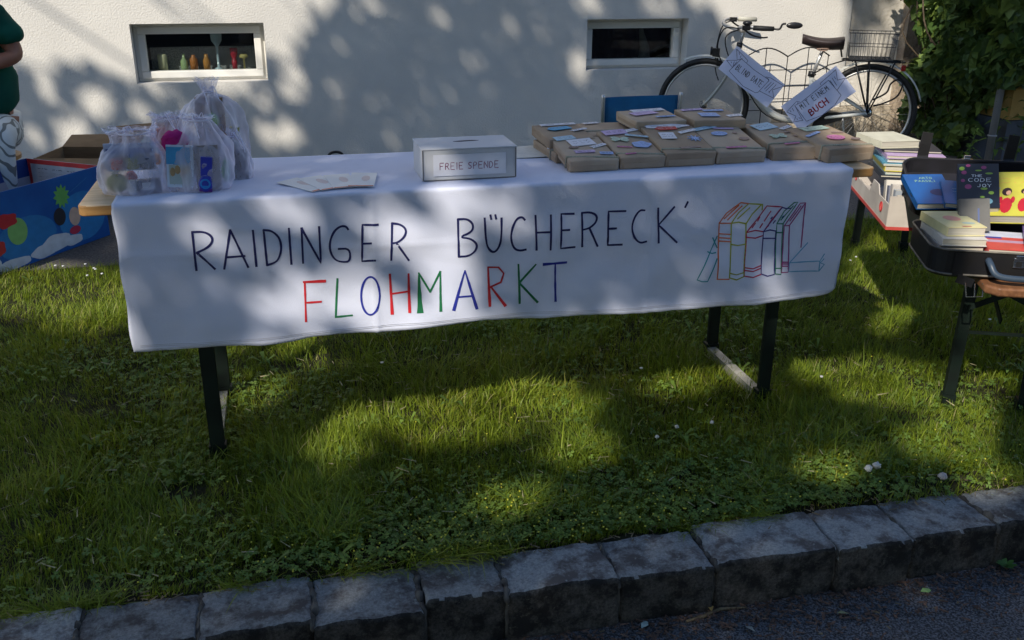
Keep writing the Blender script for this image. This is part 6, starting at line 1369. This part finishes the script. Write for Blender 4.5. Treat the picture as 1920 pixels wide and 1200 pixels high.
for i in range(int(13/GR)):
    for j in range(int(8.4/GR)):
        a, c = -6.5+i*GR, -3.9+j*GR
        o = ref+EX*a+EY*c+SUN*9.5
        t, k, p = first_hit(o)
        if k is None: continue
        x, y = px(p); nz_ = noise.noise(Vector((a*1.7, c*1.7, 3))); inside = -60 < x < 1980 and -60 < y < 1240
        if p[0] < -3.5 or p[0] > 7.5: continue
        if not inside:
            lit = (nz_ > .12)
            if k == 'wall' and y < 0 and (x < 520 or x > 1380): lit = True
            if p[1] < 2.0: lit = nz_ > .35
        elif k == 'sign': lit = not any(abs((x-a_)*c_+(y-b_)*s__) < 66 and abs(-(x-a_)*s__+(y-b_)*c_) < 44 for a_, b_, c_, s__ in ((1409,147,.79,.61),(1533,186,.84,-.54))) and RNG.random() < wall_lit(x, y+0)
        elif k == 'wall': lit = RNG.random() < wall_lit(x, y)
        else: lit = ell_in(x, y, LIT[k], 24 if k != 'ground' else 24)
        if not lit: shade.append((a, c, inside))
for a, c, inside in shade:
    n_ = 2.9 if inside else 1.3; n_ = int(n_)+(rr.random() < n_-int(n_))
    for _ in range(n_):
        s = rr.uniform(.036,.056) if inside else rr.uniform(.05,.07); dd = rr.uniform(7.8, 11.0)
        q = Vector(ref+EX*(a+rr.uniform(-.5,.5)*GR)+EY*(c+rr.uniform(-.5,.5)*GR)+SUN*dd-TO); t0 = rr.random()*6.28
        e1_ = (Vector(EX)*math.cos(t0)+Vector(EY)*math.sin(t0)+Vector(SUN)*rr.gauss(0,.3)).normalized(); e2_ = e1_.cross((Vector(SUN)+Vector((rr.gauss(0,.3),rr.gauss(0,.3),rr.gauss(0,.3)))).normalized()).normalized(); o_ = len(vs)
        vs += [tuple(q-e1_*s), tuple(q+e2_*s*.62), tuple(q+e1_*s), tuple(q-e2_*s*.62)]; fs.append((o_,o_+1,o_+2,o_+3)); tn += [rr.random()]*4
print('crown leaves', len(fs))
stuffmesh('crown', vs, fs, tn, m_tree, tree)
b = MB(); b.tube([(0,0,0),(.1,.05,2),(0,.1,4.2),(-.2,.3,6.5)], [.28,.22,.18,.12], 14)
ctr = ref+SUN*9.5-TO; LS = 1 if EX[0] > 0 else -1
for k in range(6):
    tgt = Vector(ctr)-Vector(EX)*(6.2+.1*k)*LS+Vector(EY)*(-2+1.1*k)
    b.tube(bez([(0,.1,3.6+.3*k),tuple(Vector((0,.1,4.5))*.5+tgt*.5+Vector((0,0,.5))),tuple(tgt)], 4), [.07-.007*i for i in range(9)], 8)
for k in range(26):
    s_ = Vector(ctr)-Vector(EX)*6.2*LS+Vector(EY)*rr.uniform(-2,4); e_ = Vector(ctr)+Vector(EX)*rr.uniform(-5,5.5)+Vector(EY)*rr.uniform(-3.5,4)+Vector(SUN)*rr.uniform(-1,1)
    b.tube(bez([tuple(s_), tuple(s_*.5+e_*.5+Vector((0,0,.3))), tuple(e_)], 4), [.012-.001*i for i in range(9)], 5)
b.build('trunk', m_bark, tree, smooth=True)

# unseen tree row added behind the viewer to keep low sky off the wall
def sky_block_tree(i, x, y, h, r_):
    t = thing('tree', ['first','second','third','fourth','fifth','sixth','seventh','eighth'][i]+' of the dense trees added behind the viewer to block low sky light, outside the view', 'tree', (x, y, -.02), group='trees added to block low sky')
    b = MB(); b.tube([(0,0,0),(.1,0,h*.3),(0,.1,h*.7)], [.3,.24,.1], 10); b.build('trunk', m_bark, t, smooth=True)
    n = 1500; vs, fs, tn = [], [], []
    for k in range(n):
        d = Vector((rr.gauss(0,1), rr.gauss(0,1), rr.gauss(0,1))).normalized(); R_ = r_*(.72+.32*noise.noise(d*2+Vector((i,0,0)))+.12*rr.random())
        c = Vector((0,0,h*.56))+Vector((d.x*R_, d.y*R_, d.z*h*.47)); s = rr.uniform(.22,.42); e1_ = Vector((rr.gauss(0,1), rr.gauss(0,1), rr.gauss(0,1))).normalized(); e2_ = e1_.orthogonal().normalized(); o_ = len(vs)
        vs += [tuple(c-e1_*s), tuple(c+e2_*s*.6), tuple(c+e1_*s), tuple(c-e2_*s*.6)]; fs.append((o_,o_+1,o_+2,o_+3)); tn += [rr.random()]*4
    stuffmesh('crown', vs, fs, tn, m_tree, t)
for i in range(8): sky_block_tree(i, -13+i*4.6, -11.5+rr.uniform(-1,1), rr.uniform(8.0,9.6), rr.uniform(2.9,3.4))
